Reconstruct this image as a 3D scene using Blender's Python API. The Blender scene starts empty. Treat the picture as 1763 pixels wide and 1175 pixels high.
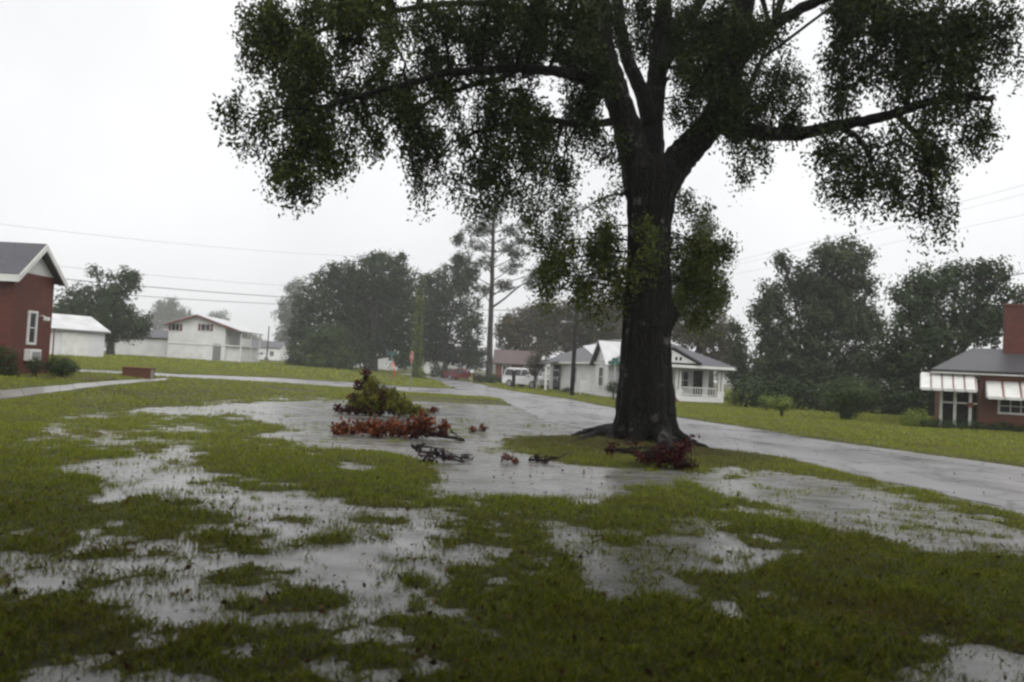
import bpy, math, random
import numpy as np
from mathutils import Matrix, Vector

R = math.radians
rng = np.random.default_rng(7)
random.seed(7)
scene = bpy.context.scene
COL = scene.collection

# ------------------------------------------------------------------ camera
F, CX, CY = 1383.0, 881.5, 587.5
EYE = 1.6
PITCH, ROLL = R(2.07), R(2.9)
fw = np.array([0, math.cos(PITCH), math.sin(PITCH)])
r0 = np.array([1.0, 0, 0]); u0 = np.array([0, -math.sin(PITCH), math.cos(PITCH)])
rt = math.cos(ROLL) * r0 + math.sin(ROLL) * u0
up = -math.sin(ROLL) * r0 + math.cos(ROLL) * u0
cam_d = bpy.data.cameras.new('camera'); cam = bpy.data.objects.new('camera', cam_d); COL.objects.link(cam)
cam_d.sensor_width = 36; cam_d.lens = 36 * F / 1763
cam_d.clip_start = 0.05; cam_d.clip_end = 3000
cam.matrix_world = Matrix(((rt[0], up[0], -fw[0], 0), (rt[1], up[1], -fw[1], 0), (rt[2], up[2], -fw[2], EYE), (0, 0, 0, 1)))
cam_d.dof.use_dof = True; cam_d.dof.focus_distance = 24.0; cam_d.dof.aperture_fstop = 2.0
scene.camera = cam

# ------------------------------------------------------------------ sky, sun, exposure
SUN_EL, SUN_ROT = R(50), R(150)
world = bpy.data.worlds.new('World'); scene.world = world; world.use_nodes = True
wn, wl = world.node_tree.nodes, world.node_tree.links
bg = wn['Background']; bg.inputs['Strength'].default_value = 0.121
sky = wn.new('ShaderNodeTexSky'); sky.sky_type = 'NISHITA'; sky.sun_disc = False
sky.sun_elevation = SUN_EL; sky.sun_rotation = SUN_ROT; sky.dust_density = 6.0; sky.air_density = 1.0
hs = wn.new('ShaderNodeHueSaturation'); hs.inputs['Saturation'].default_value = 0.06
wl.new(sky.outputs[0], hs.inputs['Color'])
mx = wn.new('ShaderNodeMix'); mx.data_type = 'RGBA'; mx.inputs[0].default_value = 0.85   # the cloud layer over the clear sky
mx.inputs[7].default_value = (9.1, 9.15, 9.25, 1)
wl.new(hs.outputs[0], mx.inputs[6])
cn = wn.new('ShaderNodeTexNoise'); cn.inputs['Scale'].default_value = 2.2; cn.inputs['Detail'].default_value = 5   # soft cloud thickness, all round
cr_ = wn.new('ShaderNodeValToRGB'); cr_.color_ramp.elements[0].position = 0.3; cr_.color_ramp.elements[1].position = 0.7
cr_.color_ramp.elements[0].color = (0.84, 0.845, 0.855, 1); cr_.color_ramp.elements[1].color = (1.03, 1.03, 1.03, 1)
wc = wn.new('ShaderNodeTexCoord'); wl.new(wc.outputs['Generated'], cn.inputs['Vector']); wl.new(cn.outputs['Fac'], cr_.inputs[0])
mm = wn.new('ShaderNodeMix'); mm.data_type = 'RGBA'; mm.blend_type = 'MULTIPLY'; mm.inputs[0].default_value = 1.0
wl.new(mx.outputs[2], mm.inputs[6]); wl.new(cr_.outputs[0], mm.inputs[7]); wl.new(mm.outputs[2], bg.inputs['Color'])
sun_d = bpy.data.lights.new('sun', 'SUN'); sun_d.energy = 1.2; sun_d.angle = R(60); sun_d.color = (1, 0.97, 0.93)
sun = bpy.data.objects.new('sun', sun_d); COL.objects.link(sun)
sun.rotation_euler = (R(90) - SUN_EL, 0, math.pi - SUN_ROT)
scene.view_settings.view_transform = 'Standard'; scene.view_settings.look = 'None'
scene.view_settings.exposure = 0.12; scene.view_settings.gamma = 1.0
scene.view_settings.use_curve_mapping = False
scene.render.engine = 'CYCLES'
cy = scene.cycles
cy.use_denoising = True; cy.max_bounces = 6; cy.diffuse_bounces = 2; cy.glossy_bounces = 3
cy.transmission_bounces = 3; cy.volume_bounces = 1; cy.transparent_max_bounces = 8
cy.filter_width = 2.5            # the photograph is soft all over
cy.use_adaptive_sampling = True

# ------------------------------------------------------------------ geometry helpers
def sm(t):
    t = np.clip(t, 0, 1); return t * t * (3 - 2 * t)
def terr(x, y):
    """lie of the land: flat by the road, rising gently to the left"""
    x = np.asarray(x, float); y = np.asarray(y, float)
    a = 1.1 * (1 - np.exp(-np.maximum(0, -x - 10) / 14.0))
    return a * sm((y - 12) / 16)
def ray(px, py):
    return fw + (px - CX) / F * rt - (py - CY) / F * up
def onY(px, py, Y):
    d = ray(px, py); t = Y / d[1]; return np.array([0, 0, EYE]) + d * t
def onX(px, py, X):
    d = ray(px, py); t = X / d[0]; return np.array([0, 0, EYE]) + d * t
def P(px, py):
    """where the line of sight through a pixel meets the ground"""
    d = ray(px, py); t = 1.0; o = np.array([0, 0, EYE])
    while t < 700:
        p = o + d * t
        if p[2] < terr(p[0], p[1]): break
        t += 0.05 + t * 0.002
    p = o + d * t; p[2] = terr(p[0], p[1]); return p
def XY(px, Y):
    """ground point at depth Y seen in image column px (near the horizon)"""
    p = onY(px, 640 + 0.0507 * (px - CX), Y); p[2] = terr(p[0], p[1]); return p
def mpp(Y): return Y / F        # metres per photo pixel at depth Y

def hash2(ix, iy, s):
    v = np.sin(ix * 127.1 + iy * 311.7 + s * 74.7) * 43758.5453
    return v - np.floor(v)
def vnoise(x, y, s=0):
    ix, iy = np.floor(x), np.floor(y); fx, fy = sm(x - ix), sm(y - iy)
    a, b = hash2(ix, iy, s), hash2(ix + 1, iy, s); c, d = hash2(ix, iy + 1, s), hash2(ix + 1, iy + 1, s)
    return (a + (b - a) * fx) * (1 - fy) + (c + (d - c) * fx) * fy
def fbm(x, y, s=0, o=3):
    r, a = 0, 0.5
    for k in range(o):
        r = r + a * (vnoise(x, y, s + k * 3.1) - 0.5); x = x * 2.03 + 5; y = y * 2.03 + 9; a *= 0.55
    return r * 2

def poly_sd(X, Y, poly):
    """signed distance to a polygon, negative inside"""
    n = len(poly); best = np.full(X.shape, 1e9); ins = np.zeros(X.shape, bool)
    for i in range(n):
        ax, ay = poly[i][:2]; bx, by = poly[(i + 1) % n][:2]
        ex, ey = bx - ax, by - ay; L = ex * ex + ey * ey + 1e-12
        t = np.clip(((X - ax) * ex + (Y - ay) * ey) / L, 0, 1)
        best = np.minimum(best, (X - ax - t * ex) ** 2 + (Y - ay - t * ey) ** 2)
        c = ((ay > Y) != (by > Y)) & (X < (bx - ax) * (Y - ay) / (by - ay + 1e-12) + ax)
        ins ^= c
    d = np.sqrt(best); return np.where(ins, -d, d)

def np_mesh(name, V, Fa, mat, smooth=False, tint=None):
    """V (n,3), Fa (m,k) with k corners for every face"""
    V = np.asarray(V, np.float32); Fa = np.asarray(Fa, np.int32); m, k = Fa.shape
    me = bpy.data.meshes.new(name)
    me.vertices.add(len(V)); me.vertices.foreach_set('co', V.ravel())
    me.loops.add(m * k); me.loops.foreach_set('vertex_index', Fa.ravel())
    me.polygons.add(m); me.polygons.foreach_set('loop_start', np.arange(m, dtype=np.int32) * k)
    me.polygons.foreach_set('loop_total', np.full(m, k, np.int32))
    if smooth: me.polygons.foreach_set('use_smooth', np.ones(m, bool))
    if tint is not None:
        at = me.attributes.new('tint', 'FLOAT', 'FACE'); at.data.foreach_set('value', np.asarray(tint, np.float32))
    me.materials.append(mat); me.update(calc_edges=True)
    return me
def link(name, me, parent=None):
    o = bpy.data.objects.new(name, me); COL.objects.link(o)
    if parent is not None: o.parent = parent
    return o
def tag(o, label=None, cat=None, group=None, kind=None):
    if label: o['label'] = label
    if cat: o['category'] = cat
    if group: o['group'] = group
    if kind: o['kind'] = kind
    return o
def empty(name, loc, rz=0.0, label=None, cat=None, group=None):
    o = bpy.data.objects.new(name, None); COL.objects.link(o); o.empty_display_size = 0.2
    o.location = [float(v) for v in loc]; o.rotation_euler = (0, 0, rz)
    return tag(o, label, cat, group)
def copy_tree(o, parent=None):
    c = o.copy(); COL.objects.link(c); c.parent = parent
    for ch in list(o.children): copy_tree(ch, c)
    return c

class MB:
    def __init__(s): s.v = []; s.f = []; s.sm = []
    def add(s, vs, fs, smooth=False):
        b = len(s.v); s.v += [tuple(map(float, p)) for p in vs]
        for f in fs: s.f.append([b + i for i in f]); s.sm.append(smooth)
        return s
    def box(s, x0, y0, z0, x1, y1, z1, bev=0.0):
        if bev <= 0:
            v = [(x0,y0,z0),(x1,y0,z0),(x1,y1,z0),(x0,y1,z0),(x0,y0,z1),(x1,y0,z1),(x1,y1,z1),(x0,y1,z1)]
            return s.add(v, [(3,2,1,0),(4,5,6,7),(0,1,5,4),(1,2,6,5),(2,3,7,6),(3,0,4,7)])
        def ring(a, z): return [(x0+a,y0,z),(x1-a,y0,z),(x1,y0+a,z),(x1,y1-a,z),(x1-a,y1,z),(x0+a,y1,z),(x0,y1-a,z),(x0,y0+a,z)]
        def ring2(z): return [(x0+2*bev,y0+bev,z),(x1-2*bev,y0+bev,z),(x1-bev,y0+2*bev,z),(x1-bev,y1-2*bev,z),(x1-2*bev,y1-bev,z),(x0+2*bev,y1-bev,z),(x0+bev,y1-2*bev,z),(x0+bev,y0+2*bev,z)]
        v = ring2(z0) + ring(bev, z0+bev) + ring(bev, z1-bev) + ring2(z1)
        fs = [tuple(range(7,-1,-1)), tuple(range(24,32))]
        for k in range(3):
            for i in range(8): fs.append((k*8+i, k*8+(i+1)%8, k*8+8+(i+1)%8, k*8+8+i))
        return s.add(v, fs)
    def prism(s, poly, axis, a, b):
        """polygon of (p,q) pulled along axis: 'x' -> (y,z), 'y' -> (x,z), 'z' -> (x,y)"""
        def pt(p, t): return {'x': (t,p[0],p[1]), 'y': (p[0],t,p[1]), 'z': (p[0],p[1],t)}[axis]
        n = len(poly); v = [pt(p,a) for p in poly] + [pt(p,b) for p in poly]
        fs = [tuple(range(n)), tuple(range(2*n-1,n-1,-1))] + [(i,n+i,n+(i+1)%n,(i+1)%n) for i in range(n)]
        return s.add(v, fs)
    def slab(s, quad, th):
        """a sheet with thickness, quad of 3 or 4 points"""
        q = [Vector(p) for p in quad]; nrm = (q[1]-q[0]).cross(q[2]-q[0]).normalized()
        n = len(q); v = [p for p in q] + [p - nrm*th for p in q]
        return s.add(v, [tuple(range(n)), tuple(range(2*n-1,n-1,-1))] + [(i,n+i,n+(i+1)%n,(i+1)%n)[::-1] for i in range(n)])
    def tube(s, pts, rad, seg=8, cap=True):
        pts = [Vector(p) for p in pts]; n = len(pts)
        if not hasattr(rad, '__len__'): rad = [rad]*n
        v = []; ref = None
        for i, p in enumerate(pts):
            t = (pts[min(i+1,n-1)] - pts[max(i-1,0)]).normalized()
            if ref is None: ref = Vector((1,0,0)) if abs(t.x) < 0.8 else Vector((0,1,0))
            a = (ref - t*ref.dot(t)).normalized(); b = t.cross(a); ref = a
            for k in range(seg):
                th = 2*math.pi*k/seg; v.append(p + (a*math.cos(th) + b*math.sin(th))*rad[i])
        fs = []
        for i in range(n-1):
            for k in range(seg): fs.append((i*seg+k, i*seg+(k+1)%seg, (i+1)*seg+(k+1)%seg, (i+1)*seg+k))
        s.add(v, fs, True)
        if cap:
            b = len(s.v) - len(v); s.f.append([b+k for k in range(seg)][::-1]); s.sm.append(False)
            s.f.append([b+(n-1)*seg+k for k in range(seg)]); s.sm.append(False)
        return s
    def build(s, name, mat, parent=None):
        me = bpy.data.meshes.new(name); me.from_pydata(s.v, [], s.f); me.materials.append(mat)
        me.polygons.foreach_set('use_smooth', np.array(s.sm, bool)); me.update()
        return link(name, me, parent)

def spline(pts, per=6):
    P_ = [np.array(p, float) for p in pts]; P_ = [2*P_[0]-P_[1]] + P_ + [2*P_[-1]-P_[-2]]; out = []
    for i in range(1, len(P_)-2):
        a, b, c, d = P_[i-1:i+3]
        for k in range(per):
            t = k/per
            out.append(0.5*((2*b)+(c-a)*t+(2*a-5*b+4*c-d)*t*t+(3*b-a-3*c+d)*t**3))
    out.append(P_[-2]); return out

# ------------------------------------------------------------------ materials
def nodes(name):
    m = bpy.data.materials.new(name); m.use_nodes = True
    nt = m.node_tree; return m, nt.nodes, nt.links, nt.nodes['Principled BSDF']
def ramp(n, l, src, stops):
    r = n.new('ShaderNodeValToRGB'); e = r.color_ramp.elements
    while len(e) < len(stops): e.new(0.5)
    for i, (p, c) in enumerate(stops): e[i].position = p; e[i].color = (*c, 1)
    l.new(src, r.inputs[0]); return r.outputs[0]
def noise(n, l, scale, detail=4, co=None, rough=0.55):
    t = n.new('ShaderNodeTexNoise'); t.inputs['Scale'].default_value = scale; t.inputs['Detail'].default_value = detail
    t.inputs['Roughness'].default_value = rough
    if co is not None: l.new(co, t.inputs['Vector'])
    return t.outputs['Fac']
def bump(n, l, h, b, strength, dist=0.02):
    k = n.new('ShaderNodeBump'); k.inputs['Strength'].default_value = strength; k.inputs['Distance'].default_value = dist
    l.new(h, k.inputs['Height']); l.new(k.outputs[0], b.inputs['Normal'])
def coord(n, kind='Object'): return n.new('ShaderNodeTexCoord').outputs[kind]
def mixc(n, l, fac, a, b, mode='MIX'):
    m = n.new('ShaderNodeMix'); m.data_type = 'RGBA'; m.blend_type = mode
    for s, v in ((m.inputs[0], fac), (m.inputs[6], a), (m.inputs[7], b)):
        if isinstance(v, (int, float)): s.default_value = v
        elif isinstance(v, tuple): s.default_value = (*v, 1)
        else: l.new(v, s)
    return m.outputs[2]

def plain(name, c, rough=0.5, var=0.25, scale=3.0, bmp=0.0, metal=0.0, spec=0.5):
    m, n, l, b = nodes(name); co = coord(n)
    f = noise(n, l, scale, 5, co)
    lo = tuple(v*(1-var) for v in c); hi = tuple(min(1, v*(1+var*0.6)) for v in c)
    l.new(ramp(n, l, f, [(0.3, lo), (0.7, hi)]), b.inputs['Base Color'])
    b.inputs['Roughness'].default_value = rough; b.inputs['Metallic'].default_value = metal
    b.inputs['Specular IOR Level'].default_value = spec
    if bmp: bump(n, l, noise(n, l, scale*12, 3, co), b, bmp)
    return m
def leaf_mat(name, dark, mid, lite, trans=0.3, rough=0.45):
    m, n, l, b = nodes(name)
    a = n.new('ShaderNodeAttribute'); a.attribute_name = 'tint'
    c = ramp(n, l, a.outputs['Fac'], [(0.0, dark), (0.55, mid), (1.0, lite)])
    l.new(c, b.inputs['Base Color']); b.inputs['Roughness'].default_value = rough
    b.inputs['Specular IOR Level'].default_value = 0.15
    t = n.new('ShaderNodeBsdfTranslucent'); l.new(c, t.inputs['Color'])
    ms = n.new('ShaderNodeMixShader'); ms.inputs[0].default_value = trans
    l.new(b.outputs[0], ms.inputs[1]); l.new(t.outputs[0], ms.inputs[2])
    l.new(ms.outputs[0], n['Material Output'].inputs['Surface']); return m
def brick_mat(name, c1, c2, mortar):
    m, n, l, b = nodes(name); co = coord(n)
    sp = n.new('ShaderNodeSeparateXYZ'); l.new(co, sp.inputs[0])
    ad = n.new('ShaderNodeMath'); l.new(sp.outputs[0], ad.inputs[0]); l.new(sp.outputs[1], ad.inputs[1])
    cb = n.new('ShaderNodeCombineXYZ'); l.new(ad.outputs[0], cb.inputs[0]); l.new(sp.outputs[2], cb.inputs[1])
    t = n.new('ShaderNodeTexBrick'); l.new(cb.outputs[0], t.inputs['Vector'])
    t.inputs['Scale'].default_value = 1.0; t.inputs['Brick Width'].default_value = 0.215; t.inputs['Row Height'].default_value = 0.075
    t.inputs['Mortar Size'].default_value = 0.006; t.inputs['Color1'].default_value = (*c1, 1); t.inputs['Color2'].default_value = (*c2, 1)
    t.inputs['Mortar'].default_value = (*mortar, 1); t.inputs['Bias'].default_value = 0.1
    f = noise(n, l, 0.9, 5, co)
    l.new(mixc(n, l, 1.0, t.outputs['Color'], ramp(n, l, f, [(0.3, (0.7, 0.68, 0.66)), (0.7, (1.0, 1.0, 1.0))]), 'MULTIPLY'), b.inputs['Base Color'])
    b.inputs['Roughness'].default_value = 0.6
    bump(n, l, t.outputs['Fac'], b, -0.5, 0.008); return m
def siding_mat(name, c, pitch=0.15, vertical=False):
    m, n, l, b = nodes(name); co = coord(n)
    sp = n.new('ShaderNodeSeparateXYZ'); l.new(co, sp.inputs[0])
    ml = n.new('ShaderNodeMath'); ml.operation = 'MULTIPLY'; ml.inputs[1].default_value = 1/pitch
    if vertical:
        ad = n.new('ShaderNodeMath'); l.new(sp.outputs[0], ad.inputs[0]); l.new(sp.outputs[1], ad.inputs[1]); l.new(ad.outputs[0], ml.inputs[0])
    else: l.new(sp.outputs[2], ml.inputs[0])
    fr = n.new('ShaderNodeMath'); fr.operation = 'FRACT'; l.new(ml.outputs[0], fr.inputs[0])
    f = noise(n, l, 0.8, 6, co)
    l.new(ramp(n, l, f, [(0.3, tuple(v*0.8 for v in c)), (0.65, c)]), b.inputs['Base Color'])
    b.inputs['Roughness'].default_value = 0.55; bump(n, l, fr.outputs[0], b, -0.6, 0.02); return m
def shingle_mat(name, c):
    m, n, l, b = nodes(name); co = coord(n)
    f = noise(n, l, 14, 3, co); g = noise(n, l, 0.6, 4, co)
    a = ramp(n, l, f, [(0.3, tuple(v*0.7 for v in c)), (0.7, tuple(v*1.25 for v in c))])
    l.new(mixc(n, l, 0.6, a, ramp(n, l, g, [(0.3, (0.65,)*3), (0.7, (1.1,)*3)]), 'MULTIPLY'), b.inputs['Base Color'])
    b.inputs['Roughness'].default_value = 0.42; bump(n, l, f, b, 0.5, 0.02); return m
def bark_mat(name, dark, lite, patch=None, sc=1.0, spec=0.3):
    m, n, l, b = nodes(name); co = coord(n)
    mp = n.new('ShaderNodeMapping'); mp.inputs['Scale'].default_value = (1, 1, 0.16); l.new(co, mp.inputs[0])
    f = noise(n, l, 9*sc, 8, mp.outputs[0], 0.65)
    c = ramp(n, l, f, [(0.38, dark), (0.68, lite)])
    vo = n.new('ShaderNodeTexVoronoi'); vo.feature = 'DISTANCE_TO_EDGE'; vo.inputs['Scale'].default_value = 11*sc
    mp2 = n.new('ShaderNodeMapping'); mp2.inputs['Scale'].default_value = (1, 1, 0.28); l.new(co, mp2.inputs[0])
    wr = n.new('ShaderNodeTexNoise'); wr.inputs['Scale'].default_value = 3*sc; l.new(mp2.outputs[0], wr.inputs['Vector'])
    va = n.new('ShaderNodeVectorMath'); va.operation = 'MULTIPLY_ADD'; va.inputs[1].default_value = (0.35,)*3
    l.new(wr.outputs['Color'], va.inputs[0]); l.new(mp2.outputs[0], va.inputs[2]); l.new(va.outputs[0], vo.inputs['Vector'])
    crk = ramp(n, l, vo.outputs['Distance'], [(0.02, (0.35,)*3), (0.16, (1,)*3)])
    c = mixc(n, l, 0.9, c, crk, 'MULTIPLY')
    if patch:
        g = noise(n, l, 2.3*sc, 6, co, 0.65)
        c = mixc(n, l, ramp(n, l, g, [(0.60, (0,)*3), (0.66, (0.85,)*3)]), c, patch)
    l.new(c, b.inputs['Base Color']); b.inputs['Roughness'].default_value = 0.7; b.inputs['Specular IOR Level'].default_value = spec
    hm = n.new('ShaderNodeMath'); hm.operation = 'MULTIPLY_ADD'; hm.inputs[1].default_value = 0.8; l.new(crk, hm.inputs[0]); l.new(f, hm.inputs[2])
    bump(n, l, hm.outputs[0], b, 1.0, 0.06); return m
def glass_mat(name, c=(0.03, 0.035, 0.04)):
    m, n, l, b = nodes(name); f = noise(n, l, 1.5, 3, coord(n))
    l.new(ramp(n, l, f, [(0.3, tuple(v*0.6 for v in c)), (0.7, tuple(v*1.6 for v in c))]), b.inputs['Base Color'])
    b.inputs['Roughness'].default_value = 0.06; return m

M = {}
# ground: wet soil and thatch beneath the blades
m, n, l, b = nodes('lawn_soil'); co = coord(n)
f = noise(n, l, 0.35, 6, co); g = noise(n, l, 9, 5, co)
c = ramp(n, l, f, [(0.32, (0.05, 0.045, 0.02)), (0.5, (0.07, 0.072, 0.02)), (0.68, (0.095, 0.1, 0.024))])
l.new(mixc(n, l, 0.55, c, ramp(n, l, g, [(0.3, (0.5, 0.46, 0.4)), (0.7, (1.15, 1.15, 1.1))]), 'MULTIPLY'), b.inputs['Base Color'])
b.inputs['Roughness'].default_value = 0.75; b.inputs['Specular IOR Level'].default_value = 0.2
bump(n, l, g, b, 0.6, 0.03); M['soil'] = m
# grass blades: tint per blade, patches of olive, straw and fresh green over the lawn
m, n, l, b = nodes('grass_blade'); co = coord(n)
a = n.new('ShaderNodeAttribute'); a.attribute_name = 'tint'
c1 = ramp(n, l, a.outputs['Fac'], [(0.0, (0.075, 0.105, 0.012)), (0.55, (0.262, 0.3, 0.027)), (0.85, (0.39, 0.415, 0.05)), (1.0, (0.32, 0.23, 0.07))])
f = noise(n, l, 0.55, 5, co)
c = mixc(n, l, ramp(n, l, f, [(0.53, (0,)*3), (0.68, (0.7,)*3)]), c1, (0.22, 0.18, 0.035))
# trodden, root-matted ground round the oak: brown thatch
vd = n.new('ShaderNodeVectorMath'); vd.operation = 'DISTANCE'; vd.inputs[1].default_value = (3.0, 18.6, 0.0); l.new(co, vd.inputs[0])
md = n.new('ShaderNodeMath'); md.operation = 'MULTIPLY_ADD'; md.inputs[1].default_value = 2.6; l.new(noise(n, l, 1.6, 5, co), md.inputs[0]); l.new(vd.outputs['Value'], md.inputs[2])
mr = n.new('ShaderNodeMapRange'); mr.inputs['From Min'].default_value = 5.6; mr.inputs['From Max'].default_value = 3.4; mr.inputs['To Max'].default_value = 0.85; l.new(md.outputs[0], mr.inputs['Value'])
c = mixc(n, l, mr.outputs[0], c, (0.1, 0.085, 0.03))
l.new(c, b.inputs['Base Color']); b.inputs['Roughness'].default_value = 0.5; b.inputs['Specular IOR Level'].default_value = 0.3
t = n.new('ShaderNodeBsdfTranslucent'); l.new(c, t.inputs['Color'])
ms = n.new('ShaderNodeMixShader'); ms.inputs[0].default_value = 0.3
l.new(b.outputs[0], ms.inputs[1]); l.new(t.outputs[0], ms.inputs[2]); l.new(ms.outputs[0], n['Material Output'].inputs['Surface']); M['grass'] = m
# standing rain water: muddy, its face pitted by rain
m, n, l, b = nodes('rain_water'); co = coord(n)
f = noise(n, l, 1.7, 7, co, 0.68)
l.new(ramp(n, l, f, [(0.34, (0.1, 0.1, 0.075)), (0.46, (0.2, 0.195, 0.185)), (0.7, (0.28, 0.272, 0.267))]), b.inputs['Base Color'])
b.inputs['IOR'].default_value = 1.36
mp = n.new('ShaderNodeMapping'); mp.inputs['Scale'].default_value = (0.8, 2.2, 1); l.new(co, mp.inputs[0])
l.new(ramp(n, l, noise(n, l, 1.1, 6, mp.outputs[0], 0.65), [(0.35, (0.15,)*3), (0.65, (0.36,)*3)]), b.inputs['Roughness'])
h1 = noise(n, l, 26, 2, co); h2 = noise(n, l, 5, 4, co)
ad = n.new('ShaderNodeMath'); l.new(h1, ad.inputs[0]); l.new(h2, ad.inputs[1])
bump(n, l, ad.outputs[0], b, 0.16, 0.01); M['water'] = m
# wet asphalt
m, n, l, b = nodes('wet_asphalt'); co = coord(n)
mp = n.new('ShaderNodeMapping'); mp.inputs['Scale'].default_value = (1, 0.5, 1); l.new(co, mp.inputs[0])
f = noise(n, l, 0.5, 6, mp.outputs[0]); g = noise(n, l, 60, 2, co)
l.new(mixc(n, l, 0.5, ramp(n, l, f, [(0.3, (0.14, 0.137, 0.14)), (0.5, (0.26, 0.253, 0.259)), (0.7, (0.33, 0.322, 0.328))]), ramp(n, l, g, [(0.3, (0.6,)*3), (0.7, (1.3,)*3)]), 'MULTIPLY'), b.inputs['Base Color'])
l.new(ramp(n, l, f, [(0.35, (0.22,)*3), (0.62, (0.42,)*3)]), b.inputs['Roughness'])
ck = n.new('ShaderNodeTexVoronoi'); ck.feature = 'DISTANCE_TO_EDGE'; ck.inputs['Scale'].default_value = 0.45
dv = n.new('ShaderNodeVectorMath'); dv.operation = 'MULTIPLY_ADD'; dv.inputs[1].default_value = (1.6,)*3
dn = n.new('ShaderNodeTexNoise'); dn.inputs['Scale'].default_value = 1.1; dn.inputs['Detail'].default_value = 6; l.new(co, dn.inputs['Vector'])
l.new(dn.outputs['Color'], dv.inputs[0]); l.new(co, dv.inputs[2]); l.new(dv.outputs[0], ck.inputs['Vector'])
bc = b.inputs['Base Color'].links[0].from_socket
l.new(mixc(n, l, 0.75, bc, ramp(n, l, ck.outputs['Distance'], [(0.004, (0.25,)*3), (0.03, (1,)*3)]), 'MULTIPLY'), b.inputs['Base Color'])
b.inputs['IOR'].default_value = 1.36; bump(n, l, noise(n, l, 18, 3, co), b, 0.10, 0.008); M['asphalt'] = m
M['concrete'] = plain('wet_concrete', (0.3, 0.29, 0.27), 0.3, 0.3, 1.2, 0.2)
M['brick'] = brick_mat('red_brick', (0.17, 0.03, 0.016), (0.11, 0.021, 0.012), (0.1, 0.05, 0.034))
M['brick2'] = brick_mat('warm_brick', (0.19, 0.058, 0.032), (0.14, 0.043, 0.025), (0.15, 0.09, 0.06))
M['siding'] = siding_mat('white_siding', (0.82, 0.82, 0.81))
M['metal_siding'] = siding_mat('white_metal_siding', (0.74, 0.75, 0.76), 0.3, True)
M['shingle'] = shingle_mat('grey_shingle', (0.075, 0.072, 0.085))
M['shingle_dark'] = shingle_mat('charcoal_shingle', (0.06, 0.06, 0.068))
M['roof_red'] = shingle_mat('rust_red_roof', (0.095, 0.06, 0.055))
M['roof_metal'] = plain('pale_sheet_roof', (0.62, 0.62, 0.63), 0.35, 0.2, 1.0)
M['trim'] = plain('white_trim', (0.75, 0.75, 0.72), 0.45, 0.15, 2)
M['glass'] = glass_mat('window_glass')
M['screen'] = glass_mat('dark_screen', (0.012, 0.013, 0.014))
M['red_paint'] = plain('dull_red_paint', (0.17, 0.045, 0.045), 0.5)
M['faded_red'] = plain('faded_red_paint', (0.27, 0.11, 0.11), 0.5)
M['rust'] = plain('rusty_red', (0.2, 0.05, 0.03), 0.5)
M['pole'] = bark_mat('creosote_pole', (0.012, 0.01, 0.009), (0.035, 0.03, 0.027))
M['wire'] = plain('black_cable', (0.02, 0.02, 0.02), 0.6, 0.1)
M['galv'] = plain('galvanised_steel', (0.3, 0.3, 0.3), 0.45, 0.2, 6, 0, 0.6)
M['stop_red'] = plain('sign_red', (0.5, 0.02, 0.02), 0.4, 0.1)
M['sign_white'] = plain('sign_white', (0.75, 0.75, 0.75), 0.4, 0.05)
M['sign_green'] = plain('sign_green', (0.02, 0.12, 0.1), 0.4, 0.1)
M['orange'] = plain('orange_plastic', (0.6, 0.13, 0.03), 0.45, 0.15)
M['yellow'] = plain('yellow_paint', (0.5, 0.42, 0.05), 0.5, 0.15)
M['car_white'] = plain('white_car_paint', (0.75, 0.75, 0.76), 0.2, 0.05)
M['car_red'] = plain('dark_red_car_paint', (0.14, 0.015, 0.018), 0.2, 0.1)
M['car_glass'] = glass_mat('car_glass', (0.02, 0.022, 0.025))
M['tyre'] = plain('tyre_rubber', (0.018, 0.018, 0.018), 0.7)
M['rim'] = plain('alloy_rim', (0.4, 0.4, 0.42), 0.35, 0.1, 3, 0, 0.7)
M['lamp'] = plain('headlamp_glass', (0.55, 0.56, 0.58), 0.1, 0.05)
M['lamp_red'] = plain('tail_lamp', (0.35, 0.02, 0.02), 0.2, 0.05)
M['mulch'] = plain('bark_mulch', (0.07, 0.035, 0.025), 0.8, 0.5, 20, 0.6)
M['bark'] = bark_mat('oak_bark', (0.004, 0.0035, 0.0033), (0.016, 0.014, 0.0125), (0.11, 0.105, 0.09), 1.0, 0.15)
M['bark_far'] = bark_mat('grey_bark', (0.035, 0.03, 0.026), (0.09, 0.08, 0.07), None, 0.6)
M['oak_leaf'] = leaf_mat('oak_leaf', (0.015, 0.026, 0.008), (0.038, 0.058, 0.013), (0.11, 0.13, 0.02), 0.3)
M['sprout_leaf'] = leaf_mat('sprout_leaf', (0.025, 0.042, 0.01), (0.07, 0.1, 0.018), (0.17, 0.18, 0.03), 0.3)
M['dark_leaf'] = leaf_mat('dark_green_leaf', (0.014, 0.027, 0.009), (0.03, 0.054, 0.014), (0.062, 0.09, 0.022), 0.2)
M['mid_leaf'] = leaf_mat('mid_green_leaf', (0.028, 0.04, 0.016), (0.05, 0.07, 0.024), (0.09, 0.105, 0.035), 0.25)
M['dark_leaf2'] = leaf_mat('loose_tree_leaf', (0.02, 0.03, 0.012), (0.04, 0.056, 0.019), (0.075, 0.09, 0.028), 0.2)
M['brown_leaf'] = leaf_mat('autumn_tinged_leaf', (0.035, 0.035, 0.018), (0.07, 0.065, 0.028), (0.16, 0.08, 0.03), 0.25)
M['shrub_leaf'] = leaf_mat('shrub_leaf', (0.018, 0.032, 0.01), (0.038, 0.06, 0.016), (0.085, 0.12, 0.03), 0.2)
M['fresh_leaf'] = leaf_mat('fresh_green_leaf', (0.08, 0.11, 0.022), (0.17, 0.23, 0.04), (0.28, 0.33, 0.07), 0.25)
M['vine_leaf'] = leaf_mat('vine_leaf', (0.05, 0.075, 0.014), (0.12, 0.16, 0.028), (0.22, 0.24, 0.045), 0.3)
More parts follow.
